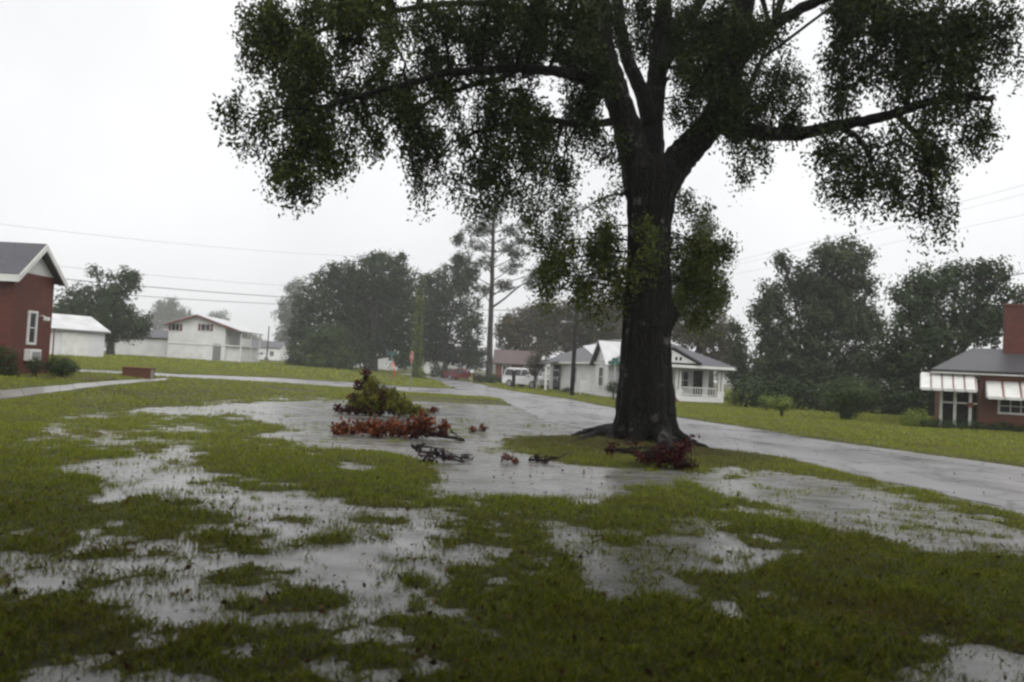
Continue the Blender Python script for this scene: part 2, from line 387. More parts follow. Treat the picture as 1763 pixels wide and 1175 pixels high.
M['bush_leaf'] = leaf_mat('bush_leaf', (0.025, 0.042, 0.013), (0.055, 0.085, 0.022), (0.11, 0.14, 0.035), 0.25)
M['lime_leaf'] = leaf_mat('lime_leaf', (0.09, 0.09, 0.016), (0.25, 0.245, 0.035), (0.4, 0.38, 0.06), 0.3)
M['pine_leaf'] = leaf_mat('pine_needle', (0.025, 0.033, 0.018), (0.045, 0.058, 0.028), (0.075, 0.085, 0.04), 0.15)
M['red_leaf'] = leaf_mat('withered_red_leaf', (0.06, 0.018, 0.012), (0.2, 0.056, 0.024), (0.34, 0.13, 0.05), 0.25)
M['maroon_leaf'] = leaf_mat('maroon_leaf', (0.025, 0.006, 0.009), (0.08, 0.016, 0.018), (0.16, 0.04, 0.03), 0.25)
M['plum_leaf'] = leaf_mat('plum_grey_leaf', (0.02, 0.014, 0.018), (0.05, 0.03, 0.036), (0.12, 0.07, 0.07), 0.2)
M['litter'] = leaf_mat('leaf_litter', (0.05, 0.025, 0.015), (0.12, 0.06, 0.03), (0.22, 0.14, 0.05), 0.2)
M['wet_twig'] = bark_mat('wet_twig', (0.02, 0.016, 0.014), (0.07, 0.055, 0.045))

# ------------------------------------------------------------------ roads and puddles laid out on the ground
def strip_from(near, far): return [P(*p) for p in near], [P(*p) for p in far]
ROADS = {
 'main_road': strip_from([(2600,1230),(1763,885),(1605,847),(1479,820),(1361,790),(1200,771),(1050,748),(940,726),(885,700),(862,687)],
                         [(2600,930),(1763,806),(1600,784),(1500,770),(1395,756),(1300,739),(1220,728),(1155,718),(1059,704),(984,689)]),
 'far_road': strip_from([(862,687),(815,676),(775,667),(752,655),(734,650),(680,644)], [(984,689),(921,680),(870,672),(802,657),(765,650),(700,644)]),
 'cross_street': strip_from([(868,687),(780,681),(700,676),(640,669),(560,665),(480,660),(300,650.5),(130,641),(-120,629)],
                            [(822,673.5),(765,669),(700,667),(640,661),(560,657),(480,652),(300,645),(130,637),(-120,626)]),
}
PATH = strip_from([(-150,706),(0,690),(100,677),(200,664),(285,656)], [(-150,688),(0,675),(100,667),(200,657.5),(290,653.5)])
def outline(s): return [tuple(p[:2]) for p in s[0]] + [tuple(p[:2]) for p in s[1][::-1]]
OUT = [outline(s) for s in ROADS.values()] + [outline(PATH)]

PUDDLES_PX = [
 [(440,692),(560,690),(640,688),(720,684),(860,690),(900,706),(1060,748),(1040,753),(900,752),(880,760),(910,780),(1000,800),(1100,806),(1200,812),(1260,792),(1300,812),(1220,832),(1120,845),(1060,862),(990,884),(950,860),(850,857),(760,862),(735,840),(745,800),(700,783),(620,774),(520,780),(490,765),(430,748),(500,742),(430,724),(400,714),(340,716),(200,709),(240,700),(340,701)],
 [(60,803),(150,796),(250,780),(310,768),(360,788),(385,812),(430,838),(510,848),(540,870),(440,876),(380,856),(300,850),(200,866),(165,845),(225,828),(100,818)],
 [(430,868),(560,864),(700,864),(790,880),(800,902),(740,922),(690,945),(655,962),(745,1000),(725,1030),(765,1048),(690,1090),(560,1072),(480,1105),(400,1125),(300,1150),(250,1185),(100,1185),(180,1120),(200,1080),(100,1010),(60,990),(140,940),(220,952),(320,932),(400,952),(500,940),(545,920),(500,900)],
 [(940,906),(1060,900),(1180,915),(1280,920),(1290,960),(1360,990),(1430,1030),(1440,1058),(1380,1042),(1290,1002),(1200,1000),(1080,1010),(1010,990),(980,950)],
 [(1190,815),(1250,824),(1310,808),(1400,818),(1500,842),(1640,876),(1763,908),(1950,962),(1950,1010),(1763,962),(1640,944),(1500,928),(1400,905),(1330,880),(1240,852)],
 [(1570,1105),(1650,1088),(1763,1104),(1850,1110),(1850,1200),(1610,1200),(1640,1142)],
 [(-60,1110),(40,1118),(80,1160),(80,1200),(-60,1200)],
 [(460,667),(560,668),(570,677),(470,676)],
 [(820,1000),(900,990),(920,1010),(830,1014)], [(560,800),(600,792),(640,806),(580,812)],
]
def P0(px, py):
    d = ray(px, py); t = -EYE / d[2]; return (d[0]*t, d[1]*t)
PUD = [[P0(*p) for p in poly] for poly in PUDDLES_PX]
VERGE_PX = [(1180,764),(1210,776),(1300,787),(1450,815),(1600,852),(1763,891),(1950,943),(1950,955),(1763,900),(1600,860),(1450,825),(1330,802),(1200,797)]
TREE_ISLE = [(935,766),(990,760),(1060,757),(1180,766),(1250,784),(1320,801),(1250,803),(1150,803),(1060,796),(1010,786),(950,776)]
ISLE = [[P0(*p) for p in VERGE_PX], [P0(*p) for p in TREE_ISLE], [P0(*p) for p in [(640,671),(700,676.5),(780,682),(868,687),(780,686.5),(700,682),(640,682)]]]

SOGGY = [[P0(*p) for p in poly] for poly in ([(-80,905),(150,900),(420,860),(820,862),(900,905),(800,960),(800,1100),(600,1200),(-80,1200)],
  [(1150,800),(1400,800),(1763,900),(1950,960),(1950,1030),(1763,975),(1500,940),(1300,900),(1100,850)], [(880,880),(1300,900),(1500,1040),(1450,1100),(1200,1040),(950,1020)], [(150,690),(560,680),(560,790),(300,760),(20,820),(20,790)])]
def local_h(X, Y):
    """height of the turf over the lie of the land: shallow hollows that hold the rain"""
    wx_, wy_ = fbm(X*0.8, Y*0.8, 31)*0.7, fbm(X*0.8, Y*0.8, 37)*0.7   # shores wander
    wr_ = np.clip((16 - Y)/8, 0.15, 1); X0_, Y0_ = X, Y; X = X + wx_*wr_; Y = Y + wy_*wr_
    floor_ = -0.032 + 0.015*np.clip((12 - Y)/4, 0, 1)   # the nearest hollows are the shallowest
    h = np.full(X.shape, 0.05)
    for poly in SOGGY: h = np.minimum(h, np.clip(0.006 + poly_sd(X, Y, poly) * 0.06, 0.006, 0.05))
    for poly in PUD: h = np.minimum(h, np.clip(poly_sd(X, Y, poly) * 0.065, floor_, 0.05))
    for poly in ISLE: h = np.maximum(h, np.clip(0.006 - poly_sd(X, Y, poly) * 0.06, -0.03, 0.03))
    X, Y = X0_, Y0_
    far = np.clip((Y - 14) / 20, 0, 1)
    h = h + fbm(X * 0.9, Y * 0.9, 1) * 0.034 + fbm(X * 3.6, Y * 3.6, 8) * 0.042 * (1 - 0.65*far) + fbm(X * 9, Y * 9, 12, 2) * 0.022 * np.clip((11 - Y) / 5, 0, 1)
    return h
def road_sd(X, Y):
    d = np.full(X.shape, 1e9)
    for o in OUT: d = np.minimum(d, poly_sd(X, Y, o))
    return d
def ground_z(X, Y):
    h = np.full(X.shape, 0.05)
    near = (X > -16) & (X < 18) & (Y > 1) & (Y < 40)
    h[near] = local_h(X[near], Y[near])
    rd = road_sd(X, Y)
    h = np.where(rd < 0.0, -0.05, np.where(rd < 0.35, h * np.clip(rd/0.35, 0, 1) + (-0.02) * (1 - np.clip(rd/0.35, 0, 1)), h))
    return terr(X, Y) + h, rd

def axis(lo, hi, step, far, n):
    mid = np.arange(lo, hi + 1e-6, step); g = np.geomspace(1, 1 + (far), n) - 1
    return np.unique(np.concatenate([lo - g[::-1][:-1], mid, hi + g[1:]]))
xs = axis(-15, 17, 0.085, 600, 60); ys = axis(1.0, 34, 0.085, 600, 60)
GX, GY = np.meshgrid(xs, ys); GZ, GRD = ground_z(GX.ravel(), GY.ravel())
nx, ny = len(xs), len(ys); I = np.arange(nx*ny).reshape(ny, nx)
Fq = np.stack([I[:-1,:-1], I[:-1,1:], I[1:,1:], I[1:,:-1]], -1).reshape(-1, 4)
tag(link('ground', np_mesh('ground', np.stack([GX.ravel(), GY.ravel(), GZ], 1), Fq, M['soil'], True)), kind='structure')

def lay_strip(name, s, mat, dz, across=8, along=160):
    def res(pl):
        pl = np.array(pl); d = np.r_[0, np.cumsum(np.linalg.norm(np.diff(pl[:, :2], axis=0), axis=1))]; t = np.linspace(0, d[-1], along)
        return np.stack([np.interp(t, d, pl[:, 0]), np.interp(t, d, pl[:, 1])], 1)
    a, b_ = res(s[0]), res(s[1]); w = np.linspace(0, 1, across)[None, :, None]
    G = a[:, None]*(1-w) + b_[:, None]*w
    wob = fbm(G[..., 0]*1.7, G[..., 1]*1.7, 4) * 0.3
    G[:, 0, 0] += wob[:, 0]; G[:, -1, 0] += wob[:, -1]
    z = terr(G[..., 0], G[..., 1]) + dz
    J = np.arange(along*across).reshape(along, across)
    q = np.stack([J[:-1,:-1], J[:-1,1:], J[1:,1:], J[1:,:-1]], -1).reshape(-1, 4)
    me = np_mesh(name, np.concatenate([G.reshape(-1, 2), z.reshape(-1, 1)], 1), q, mat, True)
    if me.polygons[0].normal.z < 0: me.flip_normals()
    return tag(link(name, me), kind='structure')
lay_strip('main_road', ROADS['main_road'], M['asphalt'], 0.006)
lay_strip('far_road', ROADS['far_road'], M['asphalt'], 0.010)
lay_strip('cross_street', ROADS['cross_street'], M['asphalt'], 0.016)

# front path of concrete slabs: each flag is a piece of its own
pth = empty('path', P(120, 672)); tag(pth, kind='structure')
def lerp_strip(s, k, n):
    def at(pl, t):
        pl = np.array(pl); d = np.r_[0, np.cumsum(np.linalg.norm(np.diff(pl[:, :2], axis=0), axis=1))]
        return np.array([np.interp(t*d[-1], d, pl[:, 0]), np.interp(t*d[-1], d, pl[:, 1])])
    return at(s[0], k/n), at(s[1], k/n)
NS = 16; o_ = np.array(pth.location)
for k in range(NS):
    a0, b0 = lerp_strip(PATH, k + 0.012, NS); a1, b1 = lerp_strip(PATH, k + 0.988, NS)
    mb = MB(); q = []
    dzs = 0.05 + random.uniform(-0.008, 0.008)
    for p in (a0, a1, b1, b0): q.append((p[0]-o_[0], p[1]-o_[1], float(terr(*p)) + dzs - o_[2]))
    nrm = (Vector(q[1])-Vector(q[0])).cross(Vector(q[2])-Vector(q[0]))
    if nrm.z < 0: q = q[::-1]
    mb.slab(q, 0.12); mb.build('paving_slab', M['concrete'], pth)

# the flood water: one level sheet, the turf rises out of it
wv = [(-13.5, 0.5, 0.0), (17.5, 0.5, 0.0), (17.5, 36, 0.0), (-13.5, 36, 0.0)]
tag(link('water', np_mesh('water', wv, [(0, 1, 2, 3)], M['water'])), kind='structure')

# ------------------------------------------------------------------ grass (nobody could count it)
def grass_points(n, y0, y1, margin=1.12, pw=1.0):
    u = rng.random(n)
    y = (y0**(2-pw) + u*(y1**(2-pw) - y0**(2-pw)))**(1/(2-pw))
    x = (rng.random(n)*2-1) * (0.68*y*margin + 0.6)
    return x, y
def blades(x, y, hgt, wid, lean):
    n = len(x); Z, rd = ground_z(x, y); rel = Z - terr(x, y)
    dens = np.clip((rel + 0.034) / 0.05, 0.006, 1.0)**1.3
    keep = (rd > -0.12 + 0.3*rng.random(n)**2) & (rng.random(n) < dens)
    far_pool = (x < -13) | (y > 36)
    keep &= (rel > -0.045) | far_pool
    x, y, Z, hgt, wid = x[keep], y[keep], Z[keep], hgt[keep], wid[keep]; n = len(x)
    th = rng.random(n)*2*np.pi; ln = lean*(0.3 + rng.random(n)); ph = rng.random(n)*2*np.pi
    b = np.stack([x, y, Z-0.006], 1); w = np.stack([np.cos(th), np.sin(th), 0*th], 1)*wid[:, None]*0.5
    mid = b + np.stack([np.cos(ph)*ln*hgt*0.35, np.sin(ph)*ln*hgt*0.35, hgt*0.6], 1)
    tip = b + np.stack([np.cos(ph)*ln*hgt, np.sin(ph)*ln*hgt, hgt*(1.05-0.3*ln)], 1)
    V = np.stack([b-w, b+w, mid+w*0.8, tip, mid-w*0.8], 1).reshape(-1, 3)
    k = np.arange(n)*5
    return V, np.stack([k, k+1, k+2, k+3, k+4], 1), np.clip(rng.normal(0.5, 0.27, n), 0, 1)
Vs, Fs, Ts = [], [], []; off = 0
for (n, y0, y1, pw, h0, w0, far_) in ((250000, 2.6, 9.0, 1.1, 0.05, 0.0062, False), (330000, 9.0, 22, 1.2, 0.055, 0.014, True), (260000, 22, 62, 1.25, 0.065, 0.036, True), (80000, 60, 130, 1.1, 0.12, 0.11, True)):
    x, y = grass_points(n, y0, y1, pw=pw, margin=1.3)
    tuft = 0.75 + 0.7*np.clip(fbm(x*1.3, y*1.3, 20) + 0.2, 0, 1)
    V, Fp, T = blades(x, y, h0*tuft*(0.5+1.0*rng.random(n)), w0*(0.6+0.8*rng.random(n)), 0.8)
    if far_:   # distant blades are plain slips of three corners
        m_ = len(Fp); V = V.reshape(m_, 5, 3)[:, [0, 1, 3]]; V[:, 2, 2] += 0.2*h0; V = V.reshape(-1, 3); Fp = np.arange(m_*3).reshape(m_, 3); T = 0.5 + (T-0.5)*0.7
    Vs.append(V); Fs.append(Fp); Ts.append(T)
lawn = link('grass', np_mesh('grass', np.concatenate(Vs[1:]), np.concatenate([f_ + o_f for f_, o_f in zip(Fs[1:], np.cumsum([0] + [len(v_) for v_ in Vs[1:-1]]))]), M['grass'], False, np.concatenate(Ts[1:])))
tag(lawn, 'wet mown grass standing out of the rain water', 'grass', kind='stuff')
tag(link('near_turf', np_mesh('near_turf', Vs[0], Fs[0], M['grass'], False, Ts[0])), 'dark wet turf of the nearest lawn', 'grass', kind='stuff')

# ------------------------------------------------------------------ foliage
def leaf_mesh(name, C, size, mat, droop=0.35, wide=0.5, tint=None, origin=(0, 0, 0), face=None):
    n = len(C); d = rng.normal(size=(n, 3)); d[:, 2] -= droop*2; d /= np.linalg.norm(d, axis=1)[:, None]
    r = rng.normal(size=(n, 3)); s = np.cross(d, r); s /= np.linalg.norm(s, axis=1)[:, None] + 1e-9
    if face is not None:
        face = face / (np.linalg.norm(face, axis=1)[:, None] + 1e-9); d = np.cross(face, r); d /= np.linalg.norm(d, axis=1)[:, None] + 1e-9; s = np.cross(face, d)
    nr = np.cross(s, d); size = np.broadcast_to(size, (n,))[:, None] * (0.5 + 0.95*rng.random((n, 1)))
    C = C - np.array(origin)
    a = C - d*size*0.5; t = C + d*size*0.5; c = C - d*size*0.05 + nr*size*0.12
    V = np.stack([a, c + s*size*wide*0.5, t, c - s*size*wide*0.5], 1).reshape(-1, 3); k = np.arange(n)*4
    if tint is None: tint = rng.normal(0.45, 0.2, n)
    return np_mesh(name, V, np.stack([k, k+1, k+2, k+3], 1), mat, False, np.clip(tint, 0, 1))
def in_ball(n, outer=2.4):
    v = rng.normal(size=(n, 3)); v /= np.linalg.norm(v, axis=1)[:, None]; return v * rng.random((n, 1))**(1/outer)
def clumps(center, radii, n_clump, per, cr, hang=0.0):
    """leaf points gathered in clumps spread through an ellipsoid"""
    cc = np.array(center) + in_ball(n_clump)*np.array(radii)
    rr = cr*(0.6 + 0.8*rng.random(n_clump)); tb = rng.normal(0, 0.13, n_clump)
    g = np.clip(rng.normal(size=(n_clump, per, 3)), -1.7, 1.7)*0.5; g[..., 2] *= 0.8 + hang; g[..., 2] -= hang*np.abs(g[..., 0])*0.6
    pts = cc[:, None] + g*rr[:, None, None]
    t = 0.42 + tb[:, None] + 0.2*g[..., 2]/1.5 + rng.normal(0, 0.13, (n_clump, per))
    return pts.reshape(-1, 3), t.ravel(), cc

def limb_tube(mb, pts, r0_, r1, seg=7, per=5, wob=0.0):
    sp = spline(pts, per); n = len(sp)
    if wob: sp = [p + (rng.normal(size=3)*wob if 0 < i < n-1 else 0) for i, p in enumerate(sp)]
    rad = [r0_ + (r1-r0_)*(i/(n-1))**0.85 for i in range(n)]
    return mb.tube(sp, rad, seg)

def far_tree(name, label, base_px, Y, blobs, leaf, mat, trunk_r=0.3, cat='tree', group=None, dens=1.0, depth=0.7, cr=0.7, bark='bark_far', hang=0.1, low=0.25):
    """a tree whose crown is made of the leafy masses seen in the photograph; blobs in photo pixels at depth Y"""
    b = XY(base_px, Y); k = mpp(Y)
    root = empty(name, b, 0, label, cat, group)
    pts, tin, tops, fc = [], [], [], []
    for (px, py, rx, ry) in blobs:
        w = onY(px, py, Y + rng.uniform(-1, 1)*rx*k*depth*0.8)
        rad = (rx*k, max(rx, ry)*k*depth, ry*k); area = 4*rx*ry*k*k
        nc = max(6, int(dens*1.9*area/(cr*cr))); per = max(10, int(3.0*cr*cr/(leaf*leaf*0.5)))
        p, t, cc = clumps(w, rad, nc, per, cr, hang); pts.append(p); tin.append(t); tops.append((w, rad, cc))
        c_ = np.repeat(cc, per, 0); fc.append((p-c_)/cr + 0.6*(p-w)/np.array(rad) + rng.normal(size=p.shape)*0.45 + np.array((0, 0, 0.35)))
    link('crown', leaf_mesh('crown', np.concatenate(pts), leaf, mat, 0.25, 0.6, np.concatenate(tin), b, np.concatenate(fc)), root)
    ht = max(w[2]+r[2] for w, r, _ in tops) - b[2]
    lo = min(w[2] for w, r, _ in tops) - b[2]
    fork = max(ht*low, min(lo, ht*0.35))
    mb = MB(); limb_tube(mb, [(0, 0, -0.2), (0.02*ht*rng.normal()*0.3, 0, fork*0.5), (0, 0, fork), (rng.normal()*0.2, rng.normal()*0.2, ht*0.62)], trunk_r*1.15, trunk_r*0.35, 9, 5, trunk_r*0.05)
    mb.build('trunk', M[bark], root)
    mb = MB()
    for w, r, cc in tops:
        e = w - b; s0 = np.array((0, 0, fork*(0.75+0.35*rng.random())))
        mid = s0*0.5 + e*0.5 + np.array((0, 0, 0.06*ht)) * rng.random()
        limb_tube(mb, [s0, mid, e], trunk_r*0.38, trunk_r*0.1, 5, 4)
        for q in cc[:6]: limb_tube(mb, [mid*0.4+e*0.6, (q-b)*0.5+e*0.5+rng.normal(size=3)*0.1, q-b], trunk_r*0.1, trunk_r*0.03, 4, 2)
    mb.build('limb', M[bark], root)
    return root

def shrub(name, label, px, base_py, blobs, leaf, mat, cat='shrub', Y=None, group=None, stems=5, dens=1.6, cr=0.22, depth=0.9, shell=4.0):
    b = P(px, base_py) if Y is None else XY(px, Y); Y = b[1]; k = mpp(Y)
    root = empty(name, b, 0, label, cat, group); pts, tin, fc = [], [], []; es = []
    for (qx, qy, rx, ry) in blobs:
        w = onY(qx, qy, Y + rng.uniform(-0.3, 0.3)*rx*k*depth); rad = np.array((rx*k, rx*k*depth, ry*k)); area = 4*rx*ry*k*k
        nc = max(6, int(dens*2.2*area/(cr*cr))); per = max(8, int(1.4*cr*cr/(leaf*leaf*0.5)))
        cc = w + in_ball(nc, shell)*rad
        g = rng.normal(size=(nc, per, 3))*0.5*cr
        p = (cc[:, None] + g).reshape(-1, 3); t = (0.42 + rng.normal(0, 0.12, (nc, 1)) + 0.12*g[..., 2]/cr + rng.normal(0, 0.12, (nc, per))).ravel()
        ok = p[:, 2] > b[2] + 0.02; pts.append(p[ok]); tin.append(t[ok]); es.append((w, rad))
        fc.append(((p-w)/rad + 0.4*(g.reshape(-1, 3)/cr) + rng.normal(size=p.shape)*0.4 + np.array((0, 0, 0.3)))[ok])
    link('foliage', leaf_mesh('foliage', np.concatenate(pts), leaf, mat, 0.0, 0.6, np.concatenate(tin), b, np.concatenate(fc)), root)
    for i in range(stems):
        w, rad = es[i % len(es)]; e = w - b + in_ball(1)[0]*rad*0.5
        mb = MB(); s0 = np.array((rng.normal()*0.06, rng.normal()*0.06, -0.05))
        limb_tube(mb, [s0, s0*0.3 + e*0.45 + np.array((0, 0, 0.05)), e], 0.03, 0.008, 5, 3); mb.build('stem', M['bark_far'], root)
    return root

# blown leaf litter on the lawn, too small to count
x, y = grass_points(2600, 3.0, 24, pw=1.3); Zl, rdl = ground_z(x, y); ok = (rdl > 0.1) | (rng.random(len(x)) < 0.25)
Cl = np.stack([x, y, np.maximum(Zl, 0.004) + 0.03], 1)[ok]
tag(link('leaf_litter', leaf_mesh('leaf_litter', Cl, 0.045, M['litter'], 0.0, 0.6, rng.random(len(Cl)))), 'scattered brown and rust leaf litter over the lawn', 'leaves', kind='stuff')

# ------------------------------------------------------------------ the big oak
OY = 20.0; OB = P(1110, 762); OY = OB[1]; KO = mpp(OY)
oak = empty('oak_tree', OB, 0, 'huge dark oak with forked trunk spreading over the flooded lawn', 'tree')
def o(px, py, dy=0.0): return onY(px, py, OY + dy) - OB
# trunk: one surface with buttresses and furrowed bark
prof = [(778,1105,74),(768,1106,67),(756,1107,60),(742,1109,55),(720,1109,51.5),(690,1110,49),(650,1111,45),(610,1112,41),(575,1112,40),(550,1114,41),(535,1114,41),(520,1114,39),(490,1115,38),(450,1115,36.5),(410,1116,36),(375,1117,37),(345,1119,41),(320,1121,47),(300,1121,50),(285,1120,45),(272,1120,33)]
rows, seg = 220, 112
ty = np.interp(np.linspace(0, 1, rows), np.linspace(0, 1, len(prof)), [p[0] for p in prof])
V = []
for i, yy in enumerate(ty):
    xs_ = np.interp(-yy, [-p[0] for p in prof], [p[1] for p in prof]); rr = np.interp(-yy, [-p[0] for p in prof], [p[2] for p in prof])*KO
    c = o(xs_, yy); th = np.linspace(0, 2*np.pi, seg, endpoint=False); z = c[2]
    flare = max(0, (yy-690)/85)**1.6
    rad = rr*(1 + 0.05*np.sin(3*th+0.4+z*0.3) + 0.03*np.sin(5*th+2-z*0.5) + flare*0.26*np.sin(6*th+0.8))
    rad += 0.07*(vnoise(th*6.5/1.0, np.full(seg, z*0.9), 3)-0.5) * (1-np.abs(np.linspace(-1, 1, seg))**12) + 0.05*(vnoise(th*19, np.full(seg, z*1.8), 5)-0.5) + 0.03*(vnoise(th*31, np.full(seg, z*5), 6)-0.5)
    # the old branch collar on the right
    burl = math.exp(-((yy-538)/17)**2); rad += 0.20*burl*np.exp(-((np.angle(np.exp(1j*(th-0.15))))/0.38)**2)
    V.append(np.stack([c[0]+rad*np.cos(th), c[1]+rad*np.sin(th)*0.95, np.full(seg, z)], 1))
V = np.concatenate(V); J = np.arange(rows*seg).reshape(rows, seg); Jn = np.roll(J, -1, 1)
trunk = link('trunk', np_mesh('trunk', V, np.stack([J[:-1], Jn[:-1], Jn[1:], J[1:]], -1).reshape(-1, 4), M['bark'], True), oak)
# surface roots
for (pp, ra) in (([(1085,752,-0.5),(1030,755,-0.6),(1000,762,-0.9),(975,768,-1.1)], 0.22), ([(1075,745,0),(1020,746,0.3),(985,752,0.3)], 0.2),
                 ([(1130,764,-0.6),(1150,775,-1.0),(1165,792,-2.0)], 0.24), ([(1150,752,0),(1185,766,-0.2),(1225,778,-0.4)], 0.22)):
    g_ = []
    for i, (x_, y_, d_) in enumerate(pp):
        q = P(x_, y_) if i else np.array(o(x_, y_, d_) + OB); q[2] = (0.3 if i == 0 else 0.10 - 0.03*i); g_.append(q - OB)
    mb = MB(); limb_tube(mb, g_, ra, 0.03, 8, 6, 0.012); mb.build('root', M['bark'], oak)
LIMBS = [  # (points px,py,depth offset), radius at foot and tip in photo pixels
 ([(1104,330,0),(1092,270,0),(1078,215,-0.1),(1058,150,-0.3),(1040,90,-0.4),(1026,20,-0.5),(1015,-60,-0.8),(1000,-160,-1)], 31, 13),
 ([(1120,320,0.1),(1121,260,0.3),(1122,200,0.5),(1130,140,0.8),(1138,60,1.2),(1146,-40,1.6),(1150,-160,2)], 26, 12),
 ([(1120,215,0.3),(1105,160,0.2),(1084,110,0.2),(1068,50,0.3),(1060,-40,0.4)], 16, 9),
 ([(1138,322,0),(1162,285,-0.1),(1190,252,-0.2),(1218,222,-0.4),(1242,180,-0.6),(1260,120,-0.8),(1275,50,-1),(1288,-40,-1.3),(1310,-140,-1.6)], 32, 14),
 ([(1222,215,-0.4),(1270,222,-0.8),(1320,230,-1.2),(1380,230,-1.8),(1440,217,-2.3),(1510,204,-2.8),(1580,182,-3.2),(1650,165,-3.5),(1710,170,-3.7)], 15, 4),
 ([(1262,120,-0.8),(1295,78,-1.2),(1335,42,-1.6),(1390,10,-2.0),(1460,-20,-2.6),(1560,-40,-3)], 13, 6),
 ([(1058,160,-0.3),(1010,135,-0.8),(950,122,-1.4),(890,118,-2.0),(830,121,-2.5),(760,128,-3),(680,150,-3.4),(600,172,-3.6),(530,190,-3.8)], 11, 2.5),
 ([(1070,205,0),(1030,214,-0.5),(980,212,-1.1),(920,205,-1.6),(860,215,-2),(800,235,-2.2)], 8, 2.5),
 ([(1034,70,-0.4),(980,40,-0.8),(900,15,-1.2),(800,5,-1.8),(680,20,-2.4),(560,50,-2.8),(480,90,-3)], 8, 2.5),
 ([(890,118,-2),(850,140,-2.3),(800,150,-2.6),(740,175,-2.8),(700,200,-3)], 6, 2.5),
 ([(1440,217,-2.3),(1480,240,-2.6),(1500,280,-2.8),(1510,320,-2.9)], 5, 2),
 ([(1540,195,-3),(1580,235,-3.1),(1600,290,-3.2),(1605,350,-3.3)], 5, 2),
 ([(1460,-20,-2.6),(1540,30,-3.2),(1620,60,-3.6),(1700,60,-4)], 6, 2.5),
 ([(1130,140,0.8),(1160,90,2.5),(1200,20,5)], 11, 4),
 ([(1242,180,-0.6),(1262,190,2),(1290,150,4.5),(1330,60,7)], 11, 4),
 ([(1040,90,-0.4),(990,100,2),(930,60,5),(880,0,7)], 11, 4),
]
for pp, ra, rb in LIMBS:
    mb = MB(); limb_tube(mb, [o(*q) for q in pp], ra*KO, rb*KO, 12, 6, 0.012); mb.build('limb', M['bark'], oak)

